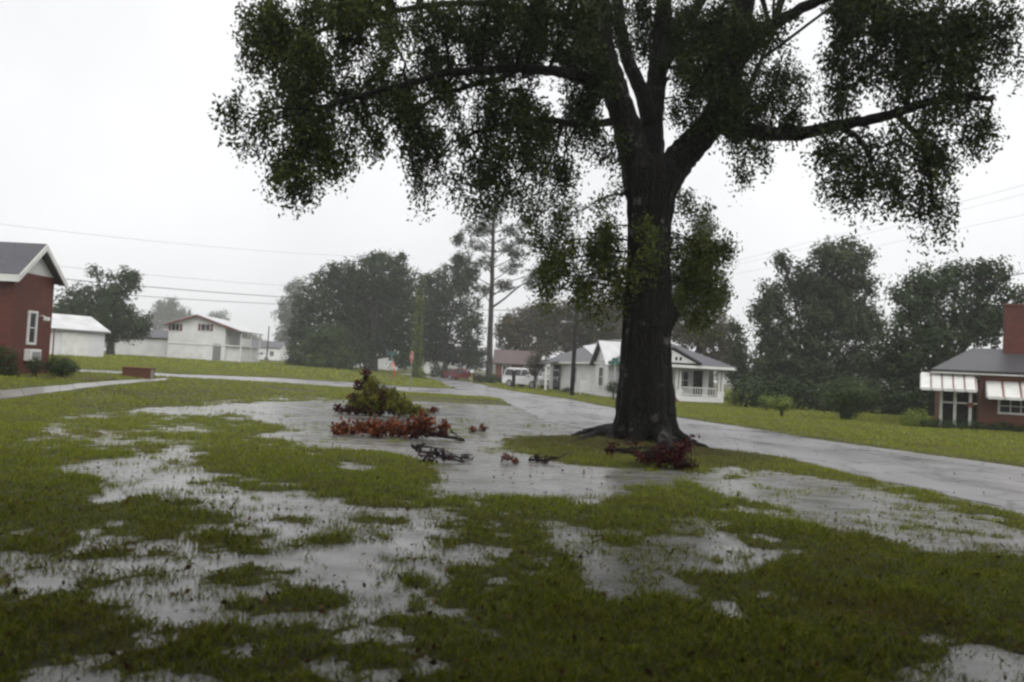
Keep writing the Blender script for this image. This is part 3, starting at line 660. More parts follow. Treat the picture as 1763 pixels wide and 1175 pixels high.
OAK_BLOBS = [  # px, py, rx, ry, depth, density
 (455,20,35,35,-3,1),(480,40,55,40,-3,1.2),(560,40,70,50,-2.5,.9),(640,30,60,50,-3,1),(700,50,40,40,-2,.8),(470,105,38,45,-3,1.2),(540,110,65,45,-3.4,1),(620,95,55,35,-2,.8),
 (500,170,55,40,-3.4,1.2),(590,165,65,35,-3.2,.9),(655,140,50,30,-3,.9),(430,205,26,22,-3.8,.8),(428,238,18,18,-3.8,.8),(500,220,48,45,-3.6,1.3),(560,225,45,35,-3.4,1),(490,275,26,38,-3.6,1.2),(530,278,32,35,-3.5,1.1),
 (490,312,11,15,-3.6,1),(512,310,14,18,-3.5,1),(572,258,16,14,-3.4,.9),(588,272,8,8,-3.4,.7),(632,215,22,28,-3.1,.9),(650,238,16,14,-3.1,.9),(685,175,40,35,-3,1),(725,195,38,38,-2.8,1),
 (740,95,48,40,-2,.8),(800,80,55,45,-1.5,1.3),(860,65,50,38,-1.2,1.3),(770,150,45,30,-2.7,1),(835,175,55,40,-2.2,1),(895,100,45,28,-1.5,1.1),(900,165,45,25,-1.8,.9),
 (735,250,28,32,-2.6,.8),(712,305,13,26,-2.6,.7),(742,285,20,22,-2.5,.7),(785,245,40,35,-2.3,.9),(800,300,20,28,-2.3,.7),(842,262,45,42,-2,1.1),(855,320,36,28,-2,1.2),(845,348,18,12,-2,1),(905,240,45,45,-1.6,1.1),
 (945,225,45,40,-1.2,1),(905,300,20,26,-1.6,.7),(960,278,32,26,-1.1,.8),(975,305,18,14,-1,.6),(935,55,55,45,-1,1.1),(985,95,45,45,-.6,1.2),(1000,175,40,40,-.6,1.1),(1005,235,30,30,-.4,1),(1035,40,40,45,-.3,1.2),(1022,130,28,38,-1,1.2),
 (1050,255,14,30,-.2,1),(1095,20,60,35,1,1.1),(1160,50,55,50,1.5,1.3),(1230,50,55,55,-.2,1.5),(1180,120,40,32,.5,1.1),(1172,175,26,26,.3,.6),(1240,120,45,45,-.6,1.5),(1205,150,25,45,-.8,1.2),(1262,180,45,40,-1,1.5),(1290,225,30,30,-1.2,1.2),(1225,200,24,22,-.9,1.2),
 (1275,290,10,10,-1.2,.8),(1303,255,18,20,-1.4,.8),(1308,175,35,35,-1,1.2),(1300,50,50,45,-1.4,1.4),(1345,135,35,45,1.5,.55),(1372,190,28,22,-1.6,.9),(1345,205,25,15,-1.5,1),
 (760,30,50,30,-3.2,1),(840,20,55,28,-3.2,1.2),(920,15,50,30,-3,1.2),(690,95,35,30,-3.6,.8),(1000,30,45,35,-2.6,1.2),(610,20,40,20,-3.8,1),
 (1440,30,45,40,-2.4,1.2),(1500,30,60,45,-2.8,1.2),(1570,50,60,55,-3.2,1.4),(1640,50,60,55,-3.6,1.3),(1700,35,40,40,-3.8,.9),(1740,40,22,35,-4,.6),(1600,115,55,35,-3.4,1.3),(1665,110,40,35,-3.6,1.2),(1450,130,30,45,-2.4,1.2),(1440,178,26,18,-2.4,1.1),
 (1495,110,28,28,-2.6,1),(1540,110,25,40,-3,.7),(1620,180,45,25,-3.4,1),(1680,175,28,34,-3.6,.7),(1700,228,18,20,-3.7,.7),(1660,225,35,20,-3.5,.9),(1560,175,30,20,-3.1,.8),(1735,95,20,15,-4,.6),
 (1440,262,22,32,-2.5,1.2),(1480,270,36,36,-2.6,1.3),(1502,300,26,26,-2.8,1.1),(1435,325,20,20,-2.5,1),(1455,345,16,12,-2.5,1),(1520,328,15,22,-2.9,1),(1522,255,20,22,-2.9,1),
 (1580,235,26,26,-3.1,1.1),(1600,285,30,30,-3.2,1.2),(1640,278,20,26,-3.3,1),(1588,332,20,24,-3.2,1.1),(1612,345,16,22,-3.3,1.1),(1600,378,12,14,-3.2,1),(1560,308,9,12,-3.1,.8),
]
pts, tin, tw = [], [], MB()
segs = [(np.array(o(*a)), np.array(o(*b_))) for pp, _, _ in LIMBS for a, b_ in zip(pp[:-1], pp[1:])]
segs += [(np.array(o(a[1], a[0])), np.array(o(b_[1], b_[0]))) for a, b_ in zip(prof[:-1], prof[1:]) if a[0] < 600]
SA = np.array([s_[0] for s_ in segs]); SB = np.array([s_[1] for s_ in segs])
def nearest_limb(q):
    d = SB - SA; t = np.clip(((q - SA)*d).sum(1)/(d*d).sum(1), 0, 1); c = SA + d*t[:, None]; i = np.argmin(((c - q)**2).sum(1)); return c[i]
LEAF = 0.092
def oak_blob(px, py, rx, ry, dy, den, tbias=0.0, leaf=LEAF, spread=1.0):
    w = onY(px, py, OY + dy); k = mpp(OY + dy); a, c = rx*k, ry*k
    nc = max(6, int(31*den*(4*a*c)**0.9)); cr = 0.25
    nl_ = max(2, nc//6); lob = in_ball(nl_, 2.6)*np.array((a, max(a, 0.5)*1.1*spread, c))*0.95
    cc = w + lob[rng.integers(0, nl_, nc)] + np.clip(rng.normal(size=(nc, 3)), -1.6, 1.6)*np.array((0.17, 0.17, 0.21))
    per = 62
    g = np.clip(rng.normal(size=(nc, per, 3)), -1.8, 1.8)*np.array((0.5, 0.5, 0.66))*cr*(0.65+0.7*rng.random((nc, 1, 1))); g[..., 2] -= 0.7*np.abs(rng.normal(size=(nc, per)))*cr*rng.random((nc, 1))
    p = (cc[:, None] + g).reshape(-1, 3)
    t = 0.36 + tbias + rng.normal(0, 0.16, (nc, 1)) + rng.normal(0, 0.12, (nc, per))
    pts.append(p); tin.append(t.ravel())
    w0 = w - OB; nl = nearest_limb(w0); nb = nl*0.45 + w0*0.55 + np.array((0, 0, 0.15))
    if np.linalg.norm(w0-nl) < 4.5: limb_tube(tw, [nl, nb, w0], 0.035, 0.014, 5, 4, 0.02)
    for q in cc[:max(3, nc//3)]:
        q = q - OB; limb_tube(tw, [w0*0.7+nb*0.3, w0*0.4+q*0.6+np.array((0, 0, 0.06)), q - np.array((0, 0, 0.1))], 0.011, 0.004, 4, 2)
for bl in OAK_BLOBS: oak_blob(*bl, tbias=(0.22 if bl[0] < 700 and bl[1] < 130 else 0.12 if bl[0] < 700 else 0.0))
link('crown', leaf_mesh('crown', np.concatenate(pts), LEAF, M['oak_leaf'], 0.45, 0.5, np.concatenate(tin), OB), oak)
# the rest of the crown, above the picture
pts2, tin2 = [], []
for i in range(90):
    a = rng.random()*2*np.pi; rr_ = 9.5*math.sqrt(rng.random()); z = 11.5 + 6.5*math.sqrt(max(0, 1-(rr_/10)**2))*rng.random() + 0.8
    c = OB + np.array((rr_*math.cos(a), rr_*math.sin(a)*0.8 + 0.5, z))
    if c[2] < EYE + c[1]*0.50 + 0.06*abs(c[0]) + 1.2: c[2] = EYE + c[1]*0.50 + 0.06*abs(c[0]) + 1.2
    p, t, cc = clumps(c, (1.6, 1.6, 1.0), 14, 22, 0.6, 0.2); pts2.append(p); tin2.append(t)
    w0 = c - OB; nl = nearest_limb(w0); limb_tube(tw, [nl, nl*0.5+w0*0.5+np.array((0, 0, 0.4)), w0], 0.06, 0.02, 5, 4)
link('crown', leaf_mesh('upper_crown', np.concatenate(pts2), 0.24, M['oak_leaf'], 0.3, 0.5, np.concatenate(tin2), OB), oak)
# sprouts along the trunk
pts, tin = [], []
SPROUT = [(1000,365,40,28,.2,.35),(948,352,45,30,.2,.3),(915,385,25,40,.3,.3),(1042,398,30,36,.1,.7),(970,418,48,34,.2,.7),(1022,440,42,40,.1,1),(950,452,38,32,.3,.9),(985,480,50,30,.2,1),(1040,480,32,38,.1,1.1),(955,498,18,16,.3,.7),(1062,515,12,28,0,.9),(1020,512,30,14,0,.7),(1050,350,18,25,.2,.25),
 (1160,440,18,55,.4,.8),(1190,415,32,34,.5,.9),(1222,445,34,36,.6,1),(1192,490,38,36,.5,1.1),(1230,500,25,30,.6,1.1),(1212,540,22,22,.6,1),(1192,372,14,18,.5,.4),(1175,345,14,16,.4,.3),(1240,425,14,14,.6,.4),(1180,520,20,20,.4,1),(1105,450,16,60,-.85,.35),(1120,400,22,20,-.85,.2)]
for s_ in SPROUT: oak_blob(*s_, tbias=0.14, leaf=0.1, spread=0.8)
link('sprouts', leaf_mesh('sprouts', np.concatenate(pts), 0.088, M['sprout_leaf'], 0.4, 0.5, np.concatenate(tin), OB), oak)
tw.build('twigs', M['bark'], oak)

# ------------------------------------------------------------------ wind-thrown branches with withered leaves
def fallen(name, label, px, py, blobs, leaf, mat, stems, group='branches torn down by the storm', cat='branch', per=16, cr=0.13, k2=None):
    b = P(px, py); b[2] = 0; root = empty(name, b, 0, label, cat, group); Y = b[1]; k = mpp(Y); buck = {}
    for (qx, qy, rx, ry, m_, den) in blobs:
        w = onY(qx, qy, Y + rng.uniform(-0.15, 0.15)); a, c = rx*k, ry*k
        nc = max(3, int(den*60*(4*a*c))); cc = w + in_ball(nc, 2.2)*np.array((a, max(a*0.8, 0.12), c))
        g = rng.normal(size=(nc, per, 3))*0.5*cr; p = (cc[:, None]+g).reshape(-1, 3); p = p[p[:, 2] > 0.012]
        buck.setdefault(m_, []).append(p)
    for m_, pl in buck.items():
        pl = np.concatenate(pl); link('leaves', leaf_mesh('leaves', pl, leaf, M[m_], 0.1, 0.55, rng.normal(0.45, 0.24, len(pl)), b), root)
    mb = MB()
    for st in stems:
        pp = [onY(x_, y_, Y + d_) - b for (x_, y_, d_) in st[0]]
        for q in pp: q[2] = max(q[2], 0.015)
        limb_tube(mb, pp, st[1], st[1]*0.3, 6, 5, 0.008)
    for (qx, qy, rx, ry, m_, den) in blobs:
        st = stems[0][0]; c_ = onY(qx, qy, Y) - b
        for _ in range(4 if rx > 8 else 2):
            x_, y_, d_ = st[random.randrange(len(st))]; s0 = onY(x_, y_, Y+d_) - b; s0[2] = max(s0[2], .02)
            e_ = c_ + in_ball(1)[0]*np.array((rx*k*1.25, rx*k, ry*k*1.5)); e_[2] = max(e_[2], .02)
            limb_tube(mb, [s0, s0*.4+e_*.6+np.array((0, 0, .05)), e_], .011, .004, 5, 3, .01)
    mb.build('stem', M['wet_twig'], root); return root
fallen('fallen_branch', 'upturned fallen branch with lime mound and dark red leaf tufts, tallest on the lawn', 645, 716,
  [(632,650,8,11,'maroon_leaf',.9),(629,640,5,5,'maroon_leaf',.9),(622,668,10,10,'maroon_leaf',.6),(640,678,10,8,'maroon_leaf',.35),(610,685,12,8,'maroon_leaf',.6),(605,705,22,6,'maroon_leaf',1.1),(615,695,14,12,'lime_leaf',1.4),(645,704,30,9,'maroon_leaf',1.3),(690,706,22,7,'maroon_leaf',1),(655,685,12,10,'maroon_leaf',.6),(590,708,14,6,'maroon_leaf',1),(670,694,14,8,'maroon_leaf',.5),
   (645,690,26,20,'lime_leaf',3),(668,688,24,16,'lime_leaf',3),(690,700,26,12,'lime_leaf',3),(640,670,14,18,'lime_leaf',1.6),(718,711,20,7,'lime_leaf',2)],
  0.13, None, [([(730,716,0.1),(700,700,0.1),(660,675,0),(632,648,0)], 0.045), ([(680,690,0),(640,695,-.2),(590,708,-.3)], 0.03)])
fallen('fallen_branch', 'long fallen branch of rust red leaves lying flat in the flood water', 670, 754,
  [(595,738,22,8,'red_leaf',1.3),(640,737,34,9,'red_leaf',1.6),(690,738,36,10,'red_leaf',1.6),(730,731,24,11,'red_leaf',1.7),(720,740,22,10,'red_leaf',1.4),(640,745,60,6,'red_leaf',1.2),(710,748,30,6,'maroon_leaf',1),(765,732,9,12,'red_leaf',.8),(755,742,14,8,'maroon_leaf',.5),(578,741,10,4,'red_leaf',.8)],
  0.12, None, [([(800,758,0),(770,752,0),(720,742,0),(650,740,0),(585,742,0)], 0.035), ([(760,752,-.1),(762,740,-.1),(768,722,-.1)], 0.015)])
fallen('fallen_branch', 'dark maroon leafy branch heaped against the foot of the oak', 1130, 808,
  [(1150,782,32,14,'maroon_leaf',2.2),(1175,778,18,18,'maroon_leaf',2),(1125,792,30,12,'maroon_leaf',1.8),(1185,795,12,10,'maroon_leaf',1.8),(1080,768,16,10,'maroon_leaf',.9),(1045,772,12,8,'maroon_leaf',.8),(1160,798,30,8,'maroon_leaf',1.8),(1192,762,8,10,'maroon_leaf',.7),(1100,785,14,8,'maroon_leaf',.8)],
  0.075, None, [([(1190,803,0),(1150,790,0),(1100,782,0.2),(1040,775,.4)], 0.03), ([(1150,790,0),(1185,765,0),(1195,755,0)], 0.015)], cr=0.1)
fallen('fallen_twig', 'plum grey leafy twigs in shallow water before the rust red branch', 755, 796,
  [(715,772,9,6,'plum_leaf',1.6),(735,778,14,9,'plum_leaf',2),(770,783,11,10,'plum_leaf',1.6),(742,788,24,5,'plum_leaf',1.6)], 0.065, None, [([(710,770,0),(740,785,0),(775,793,0),(800,798,0)], 0.014)], cr=0.08)
fallen('fallen_twig', 'small plum sprig just right of the plum grey twigs', 803, 795, [(801,789,7,6,'plum_leaf',2.0)], 0.06, None, [([(795,794,0),(803,790,0),(811,796,0)], 0.008)], cr=0.06)
fallen('fallen_twig', 'scatter of red leaves midway between plum twigs and oak roots', 876, 798, [(872,790,10,6,'red_leaf',1.4),(885,794,7,4,'red_leaf',1.2)], 0.06, None, [([(862,797,0),(878,792,0),(892,797,0)], 0.008)], cr=0.06)
fallen('fallen_twig', 'black bare broken stick with grey leaves near the oak roots', 935, 797, [(925,791,11,5,'plum_leaf',1.8),(942,794,14,3,'plum_leaf',1.4)], 0.06, None, [([(910,792,0),(935,793,0),(960,788,0),(975,782,.2)], 0.03)], cr=0.06)
fallen('fallen_twig', 'two rusty leaf tufts in water right of the long red branch', 822, 746, [(814,741,6,4,'red_leaf',1.6),(830,739,6,6,'red_leaf',1.6)], 0.09, None, [([(806,745,0),(822,743,0),(838,744,0)], 0.012)], cr=0.08)
fallen('fallen_twig', 'lone rust red leaf cluster at the tip of the lime mound', 745, 713, [(744,708,10,5,'red_leaf',1.8)], 0.1, None, [([(732,712,0),(745,709,0),(757,712,0)], 0.012)], cr=0.1)

# ------------------------------------------------------------------ buildings
def window(root, axis_, a0, a1, z0, z1, face, out, frame=0.07, mat='trim', bars=(1, 1), glass='glass'):
    """a framed window on a wall plane; axis_ 'x': wall runs along x at y=face; 'y': wall runs along y at x=face"""
    d = 0.05*out
    def bx(mb, u0_, u1_, w0, w1, t0, t1):
        t0, t1 = sorted((face+t0*out, face+t1*out))
        if axis_ == 'x': mb.box(u0_, t0, w0, u1_, t1, w1)
        else: mb.box(t0, u0_, w0, t1, u1_, w1)
    mb = MB(); bx(mb, a0, a1, z0, z1, -0.02, 0.012); win = mb.build('window', M[glass], root)
    mb = MB()
    bx(mb, a0-frame, a0, z0-frame, z1+frame, -0.02, 0.06); bx(mb, a1, a1+frame, z0-frame, z1+frame, -0.02, 0.06)
    bx(mb, a0, a1, z1, z1+frame, -0.02, 0.058); bx(mb, a0, a1, z0-frame, z0, -0.02, 0.09)
    nx_, nz_ = bars
    for i in range(1, nx_+1):
        u = a0 + (a1-a0)*i/(nx_+1); bx(mb, u-0.02, u+0.02, z0, z1, 0.0, 0.034)
    for i in range(1, nz_+1):
        w = z0 + (z1-z0)*i/(nz_+1); bx(mb, a0, a1, w-0.02, w+0.02, 0.0, 0.03)
    mb.build('frame', M[mat], win); return win

# brick building on the left: ridge along x, gable end towards the lawn
Y1, Y2 = 29.0, 31.5
nc = onY(17, 600, Y1); XG = float(nc[0]); gz = float(terr(XG, Y1)) - 0.05
bb = empty('brick_building', (XG, Y1, gz), 0, 'red brick building with white gable and grey roof at left edge', 'building')
D = Y2 - Y1; HE = 3.86; HR = 4.92; OV = 0.32; LEN = 14
MB().box(-LEN, 0, -0.4, 0, D, HE).build('wall', M['brick'], bb)
MB().prism([(0.02, HE+0.003), (D-0.02, HE+0.003), (D/2, HR-0.12)], 'x', -0.28, -0.02).build('gable', M['siding'], bb)
rf = MB(); sl = (HR-HE)/(D/2)
rf.slab([(-LEN, -OV, HE-OV*sl+0.12), (OV, -OV, HE-OV*sl+0.12), (OV, D/2, HR+0.12), (-LEN, D/2, HR+0.12)], 0.1)
rf.slab([(OV, D+OV, HE-OV*sl+0.12), (-LEN, D+OV, HE-OV*sl+0.12), (-LEN, D/2, HR+0.12), (OV, D/2, HR+0.12)], 0.1)
roof = rf.build('roof', M['shingle'], bb)
tr = MB(); tr.box(-LEN, -OV-0.03, HE-OV*sl-0.16, OV+0.02, -OV, HE-OV*sl+0.10); tr.build('fascia', M['trim'], roof)
for s_ in (0, 1):
    y_e, y_m = (-OV, D/2) if s_ == 0 else (D+OV, D/2)
    tr = MB(); a = [(y_e, HE-OV*sl-0.14), (y_m, HR-0.14), (y_m, HR+0.09), (y_e, HE-OV*sl+0.09)]
    tr.prism(a, 'x', OV+0.003, OV+0.05); tr.build('bargeboard', M['trim'], roof)
    tr = MB(); tr.slab([(-0.02, y_e, HE-OV*sl+0.0), (OV, y_e, HE-OV*sl+0.0), (OV, y_m, HR), (-0.02, y_m, HR)], 0.03); tr.build('soffit', M['trim'], roof)
MB().box(-LEN, -0.04, HE-0.28, -0.02, -0.003, HE-0.02).build('frieze', M['trim'], bb)
def wy(px, py):
    q = onX(px, py, XG); return q[1]-Y1, q[2]-gz
ya, zt = wy(50.5, 539); yb, zb = wy(57.5, 590); window(bb, 'y', ya, yb, zb, zt, 0, 1, 0.09, bars=(0, 1))
ya, zt = wy(41, 601); yb, zb = wy(58, 622); zc = (zt+zb)/2
ac = MB(); ac.box(0.003, ya, zb, 0.28, yb, zt, 0.02); acu = ac.build('vent_box', M['trim'], bb)
mb = MB()
for i in range(6): mb.box(0.281, ya+0.08, zb+0.08+i*(zt-zb-0.16)/6, 0.292, yb-0.08, zb+0.08+(i+0.55)*(zt-zb-0.16)/6)
mb.build('grille', M['galv'], acu)
yd, _ = wy(78, 560); mb = MB(); mb.tube([(0.05, yd+0.55, 1.9), (0.05, yd+0.55, -0.1)], 0.03, 6); mb.build('drainpipe', M['brick2'], bb)
yl, zl = wy(66, 545); mb = MB(); mb.tube([(0.0, yl, zl), (0.18, yl, zl+0.03), (0.3, yl, zl-0.02)], 0.02, 6); mb.box(0.24, yl-0.09, zl-0.16, 0.42, yl+0.09, zl-0.02, 0.02); mb.build('wall_lamp', M['trim'], bb)
# flower bed
bd = MB(); bz = float(terr(XG, Y1-0.6)); 
vb = [(-30, 27.6), (XG+0.3, 27.6), (XG+1.5, 28.4), (XG+2.4, 30), (XG+2.2, 32.5), (-30, 32.5)]
V2 = [(x_, y_, float(terr(x_, y_))+0.075) for x_, y_ in vb]
bo = link('flower_bed', None) if False else MB().add(V2, [tuple(range(len(V2)))]).build('flower_bed', M['mulch']); tag(bo, kind='structure')
shrub('clipped_hedge', 'square clipped hedge at the left edge before the brick wall', 5, 652, [(8,612,20,15),(8,632,20,18),(-15,622,20,25),(25,645,8,8)], 0.06, M['shrub_leaf'], 'hedge', Y=27.9, stems=4, shell=8, cr=0.14)
shrub('round_shrub', 'small dark rounded shrub under the vent box of the brick building', 62, 645, [(62,630,13,13)], 0.05, M['dark_leaf'], Y=28.6, stems=4, shell=8, cr=0.12)
shrub('round_shrub', 'broad dark dome shrub at the corner of the brick building', 107, 645, [(105,628,25,14),(108,634,27,12)], 0.055, M['dark_leaf'], Y=30.2, stems=5, shell=8, cr=0.14)

# low brick sign wall on the lawn: bricks course by course
q = P(238, 651.5); W_ = 47*mpp(q[1]); H_ = 0.48
sw = empty('brick_planter', q, R(4), 'low red brick planter block on the lawn by the path', 'planter')
MB().box(-W_/2+0.01, -0.24, -0.1, W_/2-0.01, 0.24, H_-0.07).build('core', M['concrete'], sw)
bme = {}
def brick_piece(w, d_, h):
    key = (round(w, 3), round(d_, 3))
    if key not in bme:
        t = MB().box(-w/2, -d_/2, 0, w/2, d_/2, h, 0.004).build('brick', M['brick2'], sw); bme[key] = t.data; bpy.data.objects.remove(t)
    return link('brick', bme[key], sw)
nrow = 6; nb = 6; bw = W_/nb
for r_ in range(nrow):
    for i in range(nb + (r_ % 2)):
        w = bw-0.012; x = -W_/2 + (i+0.5)*bw - (0.5*bw if r_ % 2 else 0)
        if r_ % 2 and i in (0, nb): w = bw/2-0.012; x += (0.25*bw if i == 0 else -0.25*bw)
        for s_ in (-1, 1):
            o_b = brick_piece(w, 0.09, 0.062); o_b.location = (x, s_*0.225 + random.uniform(-.003, .003), r_*0.072-0.02)
MB().box(-W_/2-0.03, -0.3, H_-0.068, W_/2+0.03, 0.3, H_, 0.012).build('coping', M['brick2'], sw)

# white metal shed
Ys = 60.0; a = onY(36, 600, Ys); gzs = float(terr(a[0], Ys))
sh = empty('metal_shed', (a[0], Ys, gzs), R(60), 'long white metal shed with pale sloping roof behind brick building', 'shed')
Ls = 6.6; hs_ = 2.1
MB().box(0, 0, -0.4, Ls, 5, hs_).build('wall', M['metal_siding'], sh)
MB().slab([(-0.3, -0.3, hs_+0.02), (Ls+0.3, -0.3, hs_+0.02), (Ls+0.3, 2.5, hs_+1.25), (-0.3, 2.5, hs_+1.25)], 0.08).slab([(Ls+0.3, 5.3, hs_+0.02), (-0.3, 5.3, hs_+0.02), (-0.3, 2.5, hs_+1.25), (Ls+0.3, 2.5, hs_+1.25)], 0.08).build('roof', M['roof_metal'], sh)
MB().prism([(0, hs_+0.003), (5, hs_+0.003), (2.5, hs_+1.1)], 'x', Ls-0.2, Ls-0.003).build('gable', M['metal_siding'], sh)
MB().box(3.0, -0.06, -0.1, 5.2, -0.003, 1.9).build('roller_door', M['trim'], sh)
MB().box(-0.3, -0.36, hs_-0.12, Ls+0.3, -0.303, hs_+0.0).build('gutter', M['galv'], sh)

# white two-storey house with red shutters
Yh = 92.0; L = onY(287, 620, Yh); Rr = onY(384, 620, Yh); gzh = float(terr(L[0], Yh)); Wd = float(Rr[0]-L[0])
wh = empty('white_house', (L[0], Yh, gzh), R(3), 'white two storey house with red shutters and red roof edge', 'house')
def wz(px, py): q = onY(px, py, Yh); return q[0]-L[0], q[2]-gzh
ze = wz(290, 558)[1]; zp = wz(335, 546)[1]
MB().box(0, 0, -0.5, Wd, 9, ze).build('wall', M['siding'], wh)
MB().prism([(0, ze+0.003), (Wd, ze+0.003), (Wd*0.5, zp+0.1)], 'y', 0.0, 0.2).build('gable', M['siding'], wh)
rf = MB(); rf.slab([(-0.5, -0.5, ze-0.12), (Wd/2, -0.5, zp+0.2), (Wd/2, 9.5, zp+0.2), (-0.5, 9.5, ze-0.12)][::-1], 0.12)
rf.slab([(Wd/2, -0.5, zp+0.2), (Wd+1.9, -0.5, ze-0.5), (Wd+1.9, 9.5, ze-0.5), (Wd/2, 9.5, zp+0.2)][::-1], 0.12); roof = rf.build('roof', M['roof_metal'], wh)
for s_, xe, zz in ((0, -0.5, ze-0.12), (1, Wd+1.9, ze-0.5)):
    MB().prism([(xe, zz-0.12), (Wd/2, zp+0.08), (Wd/2, zp+0.26), (xe, zz+0.06)], 'y', -0.56, -0.503).build('bargeboard', M['red_paint'], roof)
for (p0, p1) in ((296, 308), (346, 360)):
    x0, zt = wz(p0, 558); x1, zb = wz(p1, 569.5); wdw = window(wh, 'x', x0, x1, zb+0.0, zt, 0, -1, 0.05, bars=(1, 0))
    for xa, xb in ((x0-0.34, x0-0.075), (x1+0.075, x1+0.34)): MB().box(xa, -0.055, zb-0.03, xb, -0.003, zt+0.03).build('shutter', M['red_paint'], wh)
MB().box(-0.03, -0.06, ze*0.44, Wd+0.02, -0.003, ze*0.44+0.1).build('belt_trim', M['trim'], wh)
xg0, zt = wz(298, 604); xg1, zb = wz(352, 618)
gd = MB(); gd.box(xg0, -0.05, 0.05, xg1, -0.003, zt).build('garage_door', M['trim'], wh)
xd0, zt = wz(366, 592); MB().box(xd0, -0.05, 0.05, xd0+0.9, -0.003, zt).build('door', M['galv'], wh)
# side gallery to the right: posts, deck
MB().box(Wd+0.003, 0.9, -0.5, Wd+1.5, 8.8, ze*0.44-0.003).build('lower_wall', M['siding'], wh)
pc = MB(); pc.box(Wd+0.003, 0.5, ze*0.44, Wd+1.7, 9, ze*0.44+0.15); pc.build('balcony', M['trim'], wh)
for yy in (0.5, 4.7, 8.9): MB().box(Wd+1.58, yy-0.07, -0.3, Wd+1.72, yy+0.07, ze-0.47).build('post', M['trim'], wh)
MB().box(Wd+1.6, 0.58, ze*0.44+0.15, Wd+1.7, 4.6, ze*0.44+1.0).build('railing', M['siding'], wh)
# its low left wing
La = onY(205, 610, Yh+2); wg = MB(); wg.box(La[0]-L[0], 1.5, -0.5, -0.003, 7, 2.3); wg.build('wing', M['siding'], wh)
MB().slab([(La[0]-L[0]-.3, 1.2, 2.3), (-0.01, 1.2, 2.3), (-0.01, 4.2, 3.3), (La[0]-L[0]-.3, 4.2, 3.3)], 0.1).slab([(-0.01, 7.3, 2.3), (La[0]-L[0]-.3, 7.3, 2.3), (La[0]-L[0]-.3, 4.2, 3.3), (-0.01, 4.2, 3.3)], 0.1).build('wing_roof', M['shingle'], wh)

# small far houses and shops
def cottage(name, label, px, Y, w, d_, he, rise, wall, roof_m, rz=0.0, cat='house', nwin=2, group=None):
    b = XY(px, Y); h = empty(name, b, rz, label, cat, group)
    MB().box(-w/2, 0, -0.6, w/2, d_, he).build('wall', M[wall], h)
    MB().slab([(-w/2-.4, -.4, he-.05), (w/2+.4, -.4, he-.05), (w/2+.4, d_/2, he+rise), (-w/2-.4, d_/2, he+rise)], .12).slab([(w/2+.4, d_+.4, he-.05), (-w/2-.4, d_+.4, he-.05), (-w/2-.4, d_/2, he+rise), (w/2+.4, d_/2, he+rise)], .12).build('roof', M[roof_m], h)
    for x_ in (-w/2+.003, w/2-.003-.15): MB().prism([(.02, he+.003), (d_-.02, he+.003), (d_/2, he+rise-.12)], 'x', x_, x_+.15).build('gable', M[wall], h)
    for i in range(nwin):
        x_ = -w/2 + w*(i+.5)/nwin; window(h, 'x', x_-.45, x_+.45, 1.0, 2.1, 0, -1, .07)
    return h
cottage('far_shop', 'low white far shop beyond the field left of the dark trees', 440, 190, 11, 8, 3.0, 1.6, 'siding', 'shingle', R(5), 'shop', 3)
cottage('cottage', 'grey cottage half hidden behind the broad dark oak trunk', 622, 128, 9, 7, 2.8, 1.6, 'siding', 'shingle', R(-5), 'house', 2)
cottage('cottage', 'pale cottage with rusty roof behind the dark red car', 772, 132, 8, 7, 2.7, 2.4, 'siding', 'roof_red', R(4), 'house', 2)
cottage('cottage', 'low brick cottage with blotched red roof behind the white vehicle', 890, 98, 5.2, 6, 2.4, 1.7, 'brick2', 'roof_red', R(0), 'house', 2)

# white porch house behind the oak
yaw = R(13.9); Cc = np.array((7.95, 54.0, 0.0))
ph = empty('porch_house', Cc, yaw, 'white wooden bungalow with pillared porch behind the oak trunk', 'house')
W, Ln, HE2 = 7.1, 18.6, 2.55; PD = 2.3
def hl(px, py, y): # point on the plane local-y = y -> local x,z
    d = ray(px, py); nrm = np.array((-math.sin(yaw), math.cos(yaw), 0)); o0 = np.array((0, 0, EYE))
    t = (nrm @ (Cc - o0) + y) / (nrm @ d); q = o0 + d*t - Cc
    return q[0]*math.cos(yaw)+q[1]*math.sin(yaw), q[2]
MB().box(0, PD, -0.4, W, Ln, HE2).build('wall', M['siding'], ph)
# porch
MB().box(0.0, 0, -0.4, W, PD-0.003, 0.42).build('porch_floor', M['siding'], ph)
MB().box(0.02, 0.02, HE2-0.28, W-0.02, 0.3, HE2-0.003).build('porch_beam', M['trim'], ph)
MB().box(W-0.3, 0.303, HE2-0.28, W-0.02, PD-0.003, HE2-0.003).build('porch_beam', M['trim'], ph)
cols = [0.2, W*0.52, W-0.22]
for cx_ in cols:
    for dx in (-0.13, 0.13):
        MB().box(cx_+dx-0.075, 0.07, 0.85, cx_+dx+0.075, 0.25, HE2-0.283).build('column', M['trim'], ph)
    MB().box(cx_-0.27, 0.03, 0.423, cx_+0.27, 0.33, 0.847).build('pedestal', M['trim'], ph)
for a0, a1 in zip(cols[:-1], cols[1:]):
    mb = MB(); x0, x1 = a0+0.275, a1-0.275
    mb.box(x0, 0.14, 1.0, x1, 0.2, 1.06); mb.box(x0, 0.14, 0.5, x1, 0.2, 0.55)
    nbal = 14
    for i in range(nbal): xx = x0+(x1-x0)*(i+.5)/nbal; mb.box(xx-0.02, 0.15, 0.55, xx+0.02, 0.19, 1.0)
    if a0 > 1: mb.build('railing', M['trim'], ph)
for i in range(3): MB().box(W*0.12, -0.3*(3-i), -0.2, W*0.48, -0.3*(2-i)-0.003, 0.12*(i+1)-0.02).build('step', M['brick2'], ph)
